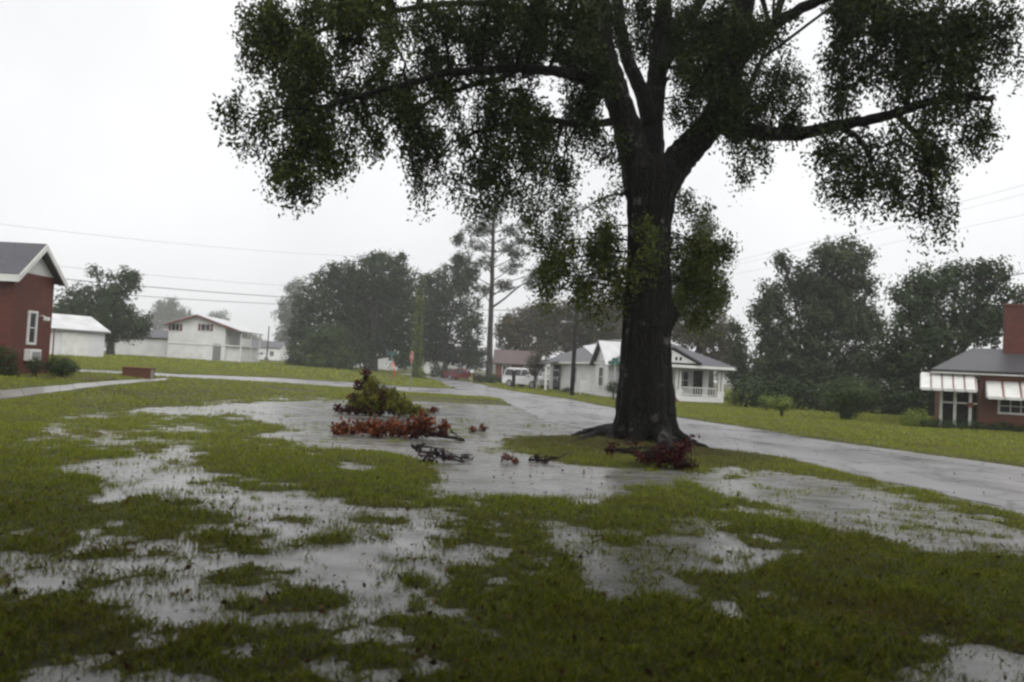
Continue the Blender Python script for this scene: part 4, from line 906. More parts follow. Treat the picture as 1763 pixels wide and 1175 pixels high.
window(ph, 'x', 1.2, 2.0, 0.9, 2.1, PD, -1, .09); window(ph, 'x', W*0.66, W*0.66+0.8, 0.9, 2.1, PD, -1, .09)
MB().box(W-1.2, PD-0.06, 0.43, W-0.5, PD-0.003, 2.2).build('door', M['screen'], ph)
# hipped roof
OVH = 0.55; ZR = 4.55; e = HE2+0.0; xm = W/2
rp = [(-OVH, -OVH, e), (W+OVH, -OVH, e), (W+OVH, Ln+OVH, e), (-OVH, Ln+OVH, e), (xm, 4.0, ZR), (xm, Ln-3.6, ZR)]
mb = MB(); mb.slab([rp[0], rp[1], rp[4]], .12); mb.slab([rp[1], rp[2], rp[5], rp[4]], .12); mb.slab([rp[2], rp[3], rp[5]], .12); mb.slab([rp[3], rp[0], rp[4], rp[5]], .12)
roof = mb.build('roof', M['shingle'], ph)
mb = MB(); mb.box(-OVH, -OVH-.03, e-.2, W+OVH, -OVH, e-.02); mb.build('fascia', M['trim'], roof)
mb = MB(); mb.box(-OVH-.03, -OVH, e-.2, -OVH, Ln+OVH, e-.02); mb.build('fascia', M['trim'], roof)
# porch pediment
pm = MB(); px0, px1 = W*0.14, W*0.66; xq = W*0.40; pm.prism([(px0, e+0.12), (px1, e+0.12), (xq, e+0.95)], 'y', -OVH-0.02, 1.9); ped = pm.build('pediment', M['siding'], ph)
pr = MB(); pr.slab([(px0-.3, -OVH-.2, e+.06), (xq, -OVH-.2, e+1.1), (xq, 2.1, e+1.1), (px0-.3, 2.1, e+.06)][::-1], .1); pr.slab([(xq, -OVH-.2, e+1.1), (px1+.3, -OVH-.2, e+.06), (px1+.3, 2.1, e+.06), (xq, 2.1, e+1.1)][::-1], .1); pr.build('pediment_roof', M['shingle'], ped)
for dx in (.3, .62): MB().box(xq+dx-.08, -OVH-.05, e+.28, xq+dx+.08, -OVH-.023, e+.5).build('vent', M['screen'], ped)
# gabled bay on the side wall and the bright valley sheets of the roof
def bay(y0, y1, out, apex, name):
    mb = MB(); mb.box(-out, y0, -0.4, -0.003, y1, HE2); mb.prism([(y0, HE2+.003), (y1, HE2+.003), ((y0+y1)/2, apex)], 'x', -out, 2.0); by = mb.build(name, M['siding'], ph)
    ym = (y0+y1)/2; r2 = MB()
    r2.slab([(-out-.35, y0-.45, HE2-.25), (2.9, y0-.45, HE2-.25), (2.9, ym, apex+.15), (-out-.35, ym, apex+.15)], .1); r2.build('bay_roof', M['roof_metal'], by)
    r3 = MB(); r3.slab([(2.9, y1+.45, HE2-.25), (-out-.35, y1+.45, HE2-.25), (-out-.35, ym, apex+.15), (2.9, ym, apex+.15)], .1); r3.build('bay_roof', M['shingle'], by)
    return by
by = bay(2.6, 5.2, 0.5, 3.95, 'bay')
window(ph, 'y', 3.5, 4.3, 0.8, 2.1, -0.5, -1, .09)
for yy, w in ((11.0, 0.8), (15.6, 0.7)): window(ph, 'y', yy, yy+w, 0.9, 2.1, 0, -1, .09)
def on_slope(px, py):
    """where a line of sight meets the left slope of the roof, in the house's own axes"""
    nrm = np.cross(np.array(rp[0])-np.array(rp[3]), np.array(rp[4])-np.array(rp[3])); cs, sn = math.cos(yaw), math.sin(yaw)
    tl = lambda v: np.array((v[0]*cs+v[1]*sn, -v[0]*sn+v[1]*cs, v[2]))
    d = tl(ray(px, py)); o0 = tl(np.array((0, 0, EYE))-Cc); t = nrm @ (np.array(rp[3])-o0) / (nrm @ d); return Vector(o0+d*t)
for tri in (((1004, 597), (1046, 592), (1024, 615)), ((1044, 592), (1086, 591), (1058, 613))):
    pts_ = [on_slope(*t) + Vector((-0.05, 0, 0.06)) for t in tri]
    n_ = (pts_[1]-pts_[0]).cross(pts_[2]-pts_[0])
    if n_.z < 0: pts_ = pts_[::-1]
    MB().slab(pts_, .03).build('metal_valley', M['roof_metal'], roof)
mb = MB(); mb.box(-0.12, Ln-3.4, -0.2, -0.003, Ln-1.6, 2.2); mb.build('back_door', M['screen'], ph)
for yy in (Ln-1.3, Ln-4.2): MB().box(-1.6, yy, -0.3, -1.42, yy+.18, 2.2).build('back_porch_post', M['trim'], ph)
MB().slab([(-1.8, Ln-4.5, 2.2), (-.02, Ln-4.5, 2.6), (-.02, Ln-.9, 2.6), (-1.8, Ln-.9, 2.2)][::-1], .1).build('back_porch_roof', M['shingle'], ph)

# brick house with awnings at the right edge
YR = 36.0; q = onY(1617, 720, YR); XR = float(q[0])
YAWR = R(-26)
rh = empty('awning_house', (XR, YR, 0.0), YAWR, 'brick house with striped white awnings and tall chimney at right edge', 'house')
def rz_(px, py, Y=YR):
    y = Y - YR; cs, sn = math.cos(YAWR), math.sin(YAWR); d = ray(px, py); nrm = np.array((-sn, cs, 0)); c0 = np.array((XR, YR, 0)); o0 = np.array((0, 0, EYE))
    t = (nrm @ (c0-o0) + y)/(nrm @ d); q_ = o0 + d*t - c0; return float(q_[0]*cs+q_[1]*sn), float(q_[2])
HE3 = rz_(1617, 643)[1]; xw = rz_(1685, 700)[0]; WR = 11.0
MB().box(xw, 0, -0.4, WR, 9, HE3).build('wall', M['brick2'], rh)
MB().box(0.1, 3.0, -0.4, xw-0.003, 9, HE3).build('wing', M['brick2'], rh)
# screened porch: posts, rails, screen panels, floor
MB().box(0.02, 0.02, -0.3, xw-0.003, 2.997, 0.16).build('porch_floor', M['concrete'], rh)
xps = [0.06, rz_(1644, 700)[0], rz_(1670.5, 700)[0]]
for x_ in xps: MB().box(x_-.06, 0.0, 0.163, x_+.06, .12, HE3-.05).build('post', M['trim'], rh)
zr = rz_(1650, 694)[1]
for a0, a1 in zip(xps, xps[1:]+[xw]):
    MB().box(a0+.062, .03, zr-.035, a1-.062, .09, zr+.035).build('rail', M['trim'], rh)
    MB().box(a0+.062, .055, .165, a1-.062, .065, zr-.037).build('screen_panel', M['screen'], rh); MB().box(a0+.062, .055, zr+.037, a1-.062, .065, HE3-.08).build('screen_panel', M['screen'], rh)
MB().box(xps[2]-.12, -.06, zr-.16, xps[2]+.12, -.012, zr+.03).build('red_plaque', M['rust'], rh)
MB().box(0.05, .1, HE3-.22, xw-.003, 2.9, HE3-.02).build('porch_ceiling', M['trim'], rh)
MB().box(-.35, -.35, HE3+.003, WR, -.3, HE3+.17).build('fascia', M['trim'], rh); MB().box(-.35, -.297, HE3+.003, -.3, 9.3, HE3+.17).build('fascia', M['trim'], rh)
MB().box(-.297, -.297, HE3+.005, WR, 9.2, HE3+.05).build('soffit', M['trim'], rh)
e3 = HE3+.17; zrg = rz_(1675, 600, YR+3.6)[1]
mb = MB(); A, B_, Cq, Dd = (-.4, -.4, e3), (WR+.4, -.4, e3), (WR+.4, 9.4, e3), (-.4, 9.4, e3); r1_, r2_ = (rz_(1674, 600, YR+3.4)[0], 3.4, zrg), (WR, 3.4, zrg)
mb.slab([A, B_, r2_, r1_], .1); mb.slab([Cq, Dd, r1_, r2_], .1); mb.slab([Dd, A, r1_], .1); rroof = mb.build('roof', M['shingle_dark'], rh)
# projecting front hip and higher back roof
xh = rz_(1735, 620)[0]
mb = MB(); mb.slab([(xh-1.9, -.42, e3+.02), (xh, 2.6, zrg-.25), (xh+.01, -.42, e3+.02)][::-1], .05) if False else None
mb = MB(); zz = rz_(1763, 585, YR+5)[1]; mb.slab([(xh+.2, 3.2, zrg-.35), (xh+6, 3.2, zrg-.35), (xh+6, 6.5, zz+1.3), (xh+2.6, 6.5, zz+1.3)], .1); mb.slab([(xh+.2, 9.8, zrg-.35), (xh+.2, 3.2, zrg-.35), (xh+2.6, 6.5, zz+1.3)], .1); mb.build('upper_roof', M['shingle_dark'], rroof)
cx0, ct = rz_(1732, 524, YR+2.6); ch = MB(); ch.box(cx0, 2.6, zrg-1.2, cx0+1.1, 3.5, ct-.08); chim = ch.build('chimney', M['brick'], rroof)
MB().box(cx0-.05, 2.55, ct-.078, cx0+1.15, 3.55, ct+.02).build('cap', M['brick2'], chim)
# window
x0, zt = rz_(1722, 688); x1, zb = rz_(1763, 712); window(rh, 'x', x0, x0+1.55, zb, zt, 0, -1, .09, bars=(3, 1))
def awning(x0, x1, zt, zb, out, n):
    aw = MB(); aw.slab([(x0, -.01, zt), (x0, -out, zb), (x1, -out, zb), (x1, -.01, zt)], .03)
    aw.prism([(-.01, zt-.035), (-out, zb-.035), (-.01, zb-.035)], 'x', x0-.02, x0-.003); aw.prism([(-.01, zt-.035), (-out, zb-.035), (-.01, zb-.035)], 'x', x1+.003, x1+.02)
    a = aw.build('awning', M['trim'], rh); w = (x1-x0)/n
    for i in range(n):
        xa = x0+i*w
        MB().slab([(xa+.02, -.01, zt+.035), (xa+.02, -out, zb+.035), (xa+w*.855, -out, zb+.035), (xa+w*.855, -.01, zt+.035)], .03).build('slat', M['trim'], a)
        MB().slab([(xa+w*.87, -.01, zt+.018), (xa+w*.87, -out, zb+.018), (xa+w*.98, -out, zb+.018), (xa+w*.98, -.01, zt+.018)], .015).build('stripe', M['faded_red'], a)
        MB().box(xa+.02, -out-.03, zb-.08, xa+w*.95, -out-.003, zb+.03).build('valance', M['trim'], a)
xa0 = rz_(1583, 668, YR-1.0)[0]; xa1 = xw-.15; awning(xa0+.05, xa1, HE3-.02, rz_(1617, 670, YR-1.1)[1], 1.1, 5)
xb0 = rz_(1700, 686, YR-.9)[0]; awning(xb0, xb0+2.6, HE3-.28, rz_(1720, 685, YR-.9)[1], .9, 4)
# foundation hedge
shrub('clipped_hedge', 'low dark hedge along the foot of the awning house', 1690, 745, [(1600+i*22, 733+1.0*i, 16, 10) for i in range(9)], 0.07, M['dark_leaf'], 'hedge', Y=34.6, stems=9, cr=0.16, shell=6)
shrub('round_shrub', 'bright green rounded shrub left of the screened porch', 1576, 740, [(1576,721,22,15),(1572,728,20,10)], 0.07, M['fresh_leaf'], Y=35.0, stems=4, cr=0.16, shell=6)

# ------------------------------------------------------------------ trees beyond
far_tree('shade_tree', 'dark spreading tree before the white shed on the left', 190, 84, [(205,495,36,34),(150,518,42,30),(112,540,28,38),(222,555,38,30),(140,555,42,28),(180,540,50,36),(228,478,13,18),(165,468,12,10),(190,575,45,14),(240,565,18,20)], .3, M['dark_leaf'], .42, low=.12)
far_tree('hazy_tree', 'pale hazy tree rising behind the white house roof', 292, 380, [(288,535,26,28),(300,545,30,22),(275,555,25,20),(320,560,20,18)], .9, M['mid_leaf'], .6, cr=2.2)
far_tree('hazy_tree', 'faint hazy tree right of the white house gable', 378, 420, [(378,550,20,14),(372,565,26,18),(395,575,14,14)], .9, M['mid_leaf'], .6, cr=2.2)
far_tree('hazy_tree', 'low pale tree beyond the far shop', 424, 440, [(425,582,20,12),(440,590,18,10),(410,592,14,10)], .95, M['mid_leaf'], .6, cr=2.2)
far_tree('hazy_tree', 'tall pale tree just left of the broad dark oak', 500, 240, [(512,505,22,26),(495,540,22,34),(490,580,20,26),(515,560,20,40)], .6, M['mid_leaf'], .45, cr=1.4, dens=.9)
far_tree('broad_oak', 'broad dark domed oak standing beyond the cross street', 640, 106, [(640,478,58,44),(582,490,50,38),(545,525,40,42),(602,550,66,48),(682,495,46,44),(694,555,40,56),(520,572,26,36),(648,585,60,30),(560,590,40,34),(575,465,20,14),(655,448,30,14),(690,448,14,12),(640,530,70,50),(700,610,36,26),(600,610,50,26)], .34, M['dark_leaf'], .75, low=.1)
far_tree('shade_tree', 'dark tree with thin top between broad oak and pine', 765, 114, [(770,500,36,46),(756,556,36,56),(800,476,24,34),(808,556,28,56),(738,484,22,18),(780,610,34,22),(790,450,16,12),(735,525,26,46),(738,590,28,40),(815,610,24,30)], .36, M['dark_leaf'], .45, low=.1)
far_tree('leafless_sapling', 'large lighter green bush at the left foot of the broad oak', 548, 98, [(520,610,28,24),(560,592,40,40),(588,618,26,20),(545,622,36,14),(505,625,14,12)], .3, M['bush_leaf'], .1, 'bush', dens=1.3, low=.05).name = 'large_bush'
# tall pine
Yp = 88.0; bp = XY(842, Yp); pine = empty('pine_tree', bp, 0, 'tall thin pine with sparse tufted top behind the road bend', 'tree')
kp = mpp(Yp); pw = lambda x, y, d=0: onY(x, y, Yp+d) - bp
mb = MB(); limb_tube(mb, [pw(842,662), pw(843,600), pw(846,520), pw(848,440), pw(850,370), pw(852,345)], 6.5*kp, 1.6*kp, 9, 6, .02); mb.build('trunk', M['bark_far'], pine)
pts, tin = [], []; mbl = MB()
PB = [(815,398,20,10),(850,375,16,14),(882,400,18,12),(822,424,22,10),(872,428,22,12),(800,445,16,9),(900,415,16,10),(838,452,18,10),(880,462,20,10),(905,380,10,8),(862,352,14,10),(812,470,14,8),(870,490,14,8),(835,395,14,10),(790,412,10,8),(890,440,14,8),(915,485,12,10),(925,470,12,10),(830,500,14,8)]
for (x_, y_, rx, ry) in PB:
    d_ = rng.uniform(-1.5, 1.5); w = onY(x_, y_, Yp+d_); p, t, cc = clumps(w, (rx*kp*1.15, rx*kp, ry*kp*1.3), 22, 34, .5); pts.append(p); tin.append(t)
    s_ = pw(846+(y_-450)*-.02, min(y_+22, 600)); e_ = w-bp; limb_tube(mbl, [s_, s_*.5+e_*.5+np.array((0, 0, -.1)), e_], .07, .025, 5, 4)
limb_tube(mbl, [pw(847,530), pw(868,515), pw(895,493), pw(918,482)], .13, .05, 6, 4)
mbl.build('limb', M['bark_far'], pine); link('crown', leaf_mesh('crown', np.concatenate(pts), .24, M['pine_leaf'], .1, .35, np.concatenate(tin), bp), pine)
far_tree('shade_tree', 'brownish tinged tree behind the white vehicle', 900, 112, [(905,560,40,34),(880,580,30,30),(930,548,36,28),(950,580,40,40),(870,560,20,24),(915,600,40,18)], .36, M['brown_leaf'], .35, low=.1)
far_tree('shade_tree', 'green brown tree behind the left roof of the porch house', 1005, 102, [(985,545,40,36),(1020,560,44,40),(1050,540,36,40),(1000,590,60,24),(1060,580,30,30),(945,535,26,20)], .34, M['brown_leaf'], .4, low=.1)
far_tree('shade_tree', 'tall hazy tree whose top shows right of the oak trunk', 1200, 120, [(1214,392,24,24),(1204,430,34,34),(1196,480,44,44),(1220,520,40,40),(1160,520,40,50)], .36, M['mid_leaf'], .45, low=.15)
far_tree('shade_tree', 'olive tree behind the right end of the porch house', 1225, 82, [(1220,588,34,36),(1248,575,24,34),(1195,575,30,34),(1250,615,26,32),(1170,560,30,30),(1268,630,16,36)], .3, M['brown_leaf'], .35, low=.1)
far_tree('shade_tree', 'dark slender tree right of the porch house', 1280, 70, [(1272,600,14,34),(1278,640,22,34),(1270,560,10,18)], .26, M['dark_leaf'], .2, low=.1)
far_tree('shade_tree', 'tall loose crowned tree, left of the two at right', 1400, 62, [(1440,448,46,36),(1385,490,46,40),(1332,515,34,34),(1470,500,36,52),(1412,550,74,50),(1335,575,36,44),(1480,565,46,46),(1395,620,84,40),(1475,440,26,26),(1350,450,16,14),(1310,540,18,22),(1420,500,50,40),(1380,655,90,34),(1480,640,60,44),(1320,630,30,40)], .25, M['dark_leaf2'], .45, dens=1.25, low=.1)
far_tree('shade_tree', 'dense dark tree behind the awning house', 1610, 50, [(1600,495,52,36),(1562,528,42,40),(1652,480,40,28),(1700,492,32,30),(1655,550,66,52),(1585,590,66,52),(1535,620,50,46),(1700,560,38,46),(1728,470,10,14),(1690,462,16,14),(1600,640,80,40),(1735,530,18,50),(1560,670,60,36),(1640,660,60,40)], .22, M['dark_leaf'], .45, low=.08)
shrub('understory_hedge', 'long dark thicket beneath the two trees at right', 1440, 705, [(1290+i*30, 676+2.0*i, 26, 30) for i in range(11)], .2, M['dark_leaf'], 'thicket', Y=50.0, stems=8, cr=.5, dens=1.3)
shrub('round_shrub', 'small round topped shrub on bare stems on right lawn', 1347, 722, [(1347,695,18,12),(1352,691,12,8),(1338,698,10,8)], .09, M['fresh_leaf'], Y=38.0, stems=6, cr=.16)
shrub('round_shrub', 'low green shrub behind the small round topped one', 1318, 705, [(1320,690,14,10)], .1, M['fresh_leaf'], Y=45.0, stems=4, cr=.2)
shrub('spreading_shrub', 'large dark vase shaped shrub on the right lawn', 1455, 728, [(1462,675,40,22),(1440,690,26,18),(1485,685,28,18),(1458,705,20,14),(1460,716,12,10)], .12, M['bush_leaf'], Y=38.5, stems=9, cr=.3)
shrub('round_shrub', 'rounded green shrub at the right corner of the porch house', 1267, 697, [(1267,684,19,13)], .11, M['fresh_leaf'], Y=51.5, stems=4, cr=.22)
shrub('round_shrub', 'dark lollipop shrub by the porch house bay', 1056, 690, [(1056,668,16,10)], .11, M['dark_leaf'], Y=50.5, stems=3, cr=.2)
shrub('round_shrub', 'dark shrub peeping right of the oak trunk', 1152, 690, [(1153,673,9,11)], .11, M['dark_leaf'], Y=50.5, stems=3, cr=.2)
shrub('round_shrub', 'tiny low shrub at the side wall of the porch house', 975, 679, [(974,671,9,4)], .12, M['dark_leaf'], Y=62, stems=2, cr=.2)
shrub('low_hedge', 'dark hedge before the foot of the pine', 850, 664, [(825,652,14,9),(845,653,14,9),(868,655,14,8)], .16, M['dark_leaf'], 'hedge', Y=88, stems=4, cr=.3)
shrub('low_hedge', 'dark bush mass left of the dark red car', 765, 650, [(752,640,14,10),(775,642,12,9)], .2, M['dark_leaf'], 'bush', Y=112, stems=3, cr=.4)
far_tree('roadside_sapling', 'thin sapling standing before the bonnet of the white vehicle', 921, 70, [(922,628,16,14),(930,612,14,12),(915,640,10,8),(938,628,8,10)], .16, M['brown_leaf'], .12, dens=.6, cr=.4, low=.3)
# a far wood closing the horizon
fx, ft = [], []
for i in range(240):
    ang = rng.uniform(-48, 48); dd = rng.uniform(460, 580); x_, y_ = dd*math.sin(R(ang)), dd*math.cos(R(ang))
    h = rng.uniform(6, 13); p, t, cc = clumps((x_, y_, float(terr(x_, y_))+h*.5), (6, 6, h*.5), 16, 12, 2.2); fx.append(p); ft.append(t)
tag(link('far_wood', leaf_mesh('far_wood', np.concatenate(fx), 1.4, M['mid_leaf'], 0, .7, np.concatenate(ft))), 'pale band of far woodland along the horizon', 'wood', kind='stuff')

# ------------------------------------------------------------------ poles, wires, signs
def pole(name, label, px, Y, h, r_=.15, arms=((.9, .5),), lean=0.0):
    b = XY(px, Y); t = empty(name, b, 0, label, 'pole', 'utility poles along the roads')
    mb = MB(); mb.tube([(0, 0, -.4), (lean*.5, 0, h*.5), (lean, 0, h)], [r_, r_*.85, r_*.7], 10); mb.build('shaft', M['pole'], t)
    for fz, w in arms:
        z = h*fz; MB().box(lean*fz-w, -.16-r_, z-.06, lean*fz+w, -.02-r_*.75, z+.06).build('crossarm', M['pole'], t)
        for s_ in (-.85, 0, .85): mb = MB(); mb.tube([(lean*fz+s_*w, -.1-r_, z+.06), (lean*fz+s_*w, -.1-r_, z+.12), (lean*fz+s_*w, -.1-r_, z+.2)], [.04, .06, .03], 7); mb.build('insulator', M['galv'], t)
    return t, b
pl1, b1 = pole('utility_pole', 'dark utility pole with lamp arm standing before the porch house', 986, 55, 8.2, .16, ((.95, .8),), .08)
mb = MB(); zc = 5.0; mb.tube([(.02, -.1, zc), (-.35, -.3, zc+.1), (-.75, -.45, zc+.06)], .03, 6); mb.build('lamp_arm', M['galv'], pl1)
mb = MB(); mb.tube([(-.62, -.42, zc+.04), (-.8, -.48, zc+.03), (-1.02, -.52, zc+.02)], [.05, .11, .05], 8); mb.build('lamp_head', M['galv'], pl1)
mb = MB(); mb.tube([(.28, .0, 5.9), (.28, 0, 6.3), (.28, 0, 6.75)], [.16, .17, .16], 10); mb.build('transformer', M['galv'], pl1)
pl2, b2 = pole('utility_pole', 'utility pole wrapped in yellow green climbing vine', 717, 95, 11.2, .17, ((.97, .7),), .05)
p2, t2 = [], []
for i in range(130):
    z = rng.random()**1.2*11.3; rr_ = .42*(1-.45*z/11.2)+.06; a = rng.random()*6.28
    p, t, cc = clumps(b2+np.array((rr_*math.cos(a), rr_*math.sin(a), z+.1)), (.12, .12, .25), 2, 14, .3, .4); p2.append(p); t2.append(t+.1)
link('vine', leaf_mesh('vine', np.concatenate(p2), .2, M['vine_leaf'], .3, .6, np.concatenate(t2), b2), pl2)
pl3, b3 = pole('utility_pole', 'slim distant pole at the edge of the far field', 459, 150, 6.5, .14, (), .1)
pl4, b4 = pole('utility_pole', 'thin hazy pole behind the white house roof', 322, 160, 9.5, .12, (), 0)
shrub('vine_clump', 'lime green vine clump round the foot of the vine pole', 718, 655, [(718,643,9,12),(712,650,8,6),(726,648,8,8)], .18, M['vine_leaf'], 'vine', Y=94.4, stems=3, cr=.3)
def wire(a, b, r_, sag, label):
    a, b = np.array(a, float), np.array(b, float); n_ = 24
    mb = MB(); mb.tube([a+(b-a)*t-np.array((0, 0, 4*sag*t*(1-t))) - a for t in np.linspace(0, 1, n_)], r_, 5)
    o_w = mb.build('power_line', M['wire']); o_w.location = a; return tag(o_w, label, 'cable', 'overhead cables')
wire(onY(-160,452,56), onY(717,522,95), .028, .5, 'thick overhead cable across the left field, upper of two')
wire(onY(-160,474,56), onY(717,529,95), .022, .6, 'thick overhead cable across the left field, lower of two')
wire(onY(-160,430,56), onY(717,503,95), .010, .5, 'hair thin cable just above the two thick left cables')
wire(onY(-160,366,50), onY(717,445,95), .008, .6, 'topmost faint cable crossing the sky at left')
wire(onY(717,522,95), onY(989,532,55), .024, .4, 'upper cable strung from vine pole to lamp pole')
wire(onY(717,529,95), onY(989,546,55), .018, .4, 'lower cable strung from vine pole to lamp pole')
wire(onY(990,512,55), onY(2300,170,14), .003, .25, 'uppermost faint cable rising across the sky at right')
wire(onY(990,515,55), onY(2300,195,17), .003, .25, 'second faint cable rising across the sky at right')
wire(onY(990,520,55), onY(2300,252,18), .003, .25, 'third faint cable rising across the sky at right')
wire(onY(1500,520,47), onY(1900,440,30), .02, .1, 'dark service cable running to the awning house chimney')

# stop sign
b = P(706, 673); st = empty('stop_sign', b, R(-66), 'red stop sign on a thin post at the grass corner', 'sign')
mb = MB(); mb.box(-.03, -.02, -.3, .03, .02, 2.42); mb.build('post', M['galv'], st)
oc = [(.38*math.cos(R(22.5+45*i)), 2.1+.38*math.sin(R(22.5+45*i))) for i in range(8)]
MB().prism(oc, 'y', -.036, -.023).build('border', M['sign_white'], st)
oc = [(.35*math.cos(R(22.5+45*i)), 2.1+.35*math.sin(R(22.5+45*i))) for i in range(8)]
MB().prism(oc, 'y', -.042, -.0365).build('plate', M['stop_red'], st)
def text(s, size, loc, mat, parent, name='lettering', rot=(R(90), 0, 0)):
    c = bpy.data.curves.new(name, 'FONT'); c.body = s; c.size = size; c.extrude = .002; c.align_x = 'CENTER'; c.align_y = 'CENTER'
    t = bpy.data.objects.new('tmp', c); COL.objects.link(t); dg = bpy.context.evaluated_depsgraph_get(); me = bpy.data.meshes.new_from_object(t.evaluated_get(dg))
    bpy.data.objects.remove(t); me.materials.clear(); me.materials.append(M[mat]); o_t = link(name, me, parent); o_t.location = loc; o_t.rotation_euler = rot; return o_t
text('STOP', .24, (0, -.046, 2.1), 'sign_white', st)
# street name signs
def street_sign(label, px, py, h, Y=None, rz=0):
    b = P(px, py) if Y is None else XY(px, Y); s_ = empty('street_sign', b, rz, label, 'sign')
    mb = MB(); mb.tube([(0, 0, -.3), (0, 0, h)], .03, 7); mb.build('post', M['galv'], s_)
    MB().box(-.5, -.012, h-.14, .5, .012, h+.06, .003).build('blade', M['sign_green'], s_)
    MB().box(-.012, -.42, h+.075, .012, .42, h+.27, .003).build('blade', M['sign_green'], s_)
    return s_
street_sign('green street name sign on post under the broad oak', 674, 655, 2.5, Y=80, rz=R(15))
street_sign('green street name sign before the porch house bay', 1058, 690, 2.45, Y=52, rz=R(20))
b = XY(679, 84); mk = empty('marker_post', b, 0, 'leaning orange marker post on the grass corner', 'post')
mb = MB(); mb.tube([(.06, 0, -.1), (0, 0, .75), (-.1, 0, 1.6)], [.1, .095, .09], 9); mb.build('tube', M['orange'], mk)
mb = MB(); mb.tube([(-.02, 0, 1.0), (-.045, 0, 1.15)], [.101, .1], 9); mb.build('band', M['sign_white'], mk)
b = XY(813, 97); mbx = empty('mailbox', b, 0, 'white mailbox on a yellow post beside the dark red car', 'mailbox')
MB().box(-.09, -.09, -.2, .09, .09, 1.05).build('post', M['yellow'], mbx)
arch = [(-.22, 1.053)] + [(.22*math.cos(math.pi*i/8)*-1, 1.25+.2*math.sin(math.pi*i/8)) for i in range(9)] + [(.22, 1.053)]
MB().prism(arch[::-1], 'y', -.5, .35).build('box', M['sign_white'], mbx)
b = XY(1010, 58); ys = empty('yard_sign', b, R(10), 'small white yard sign on legs by the side wall', 'sign')
for s_ in (-.42, .42): MB().box(s_-.03, -.02, -.2, s_+.03, .02, 1.15).build('leg', M['sign_white'], ys)
MB().box(-.385, -.015, .35, .385, .015, 1.1).build('board', M['sign_white'], ys)
b = XY(885, 72); gp = empty('gate_post', b, 0, 'dark stubby post at the rear of the white vehicle', 'post')
MB().box(-.16, -.16, -.2, .16, .16, 1.45, .03).build('shaft', M['pole'], gp); MB().box(-.2, -.2, 1.453, .2, .2, 1.55, .02).build('cap', M['pole'], gp)

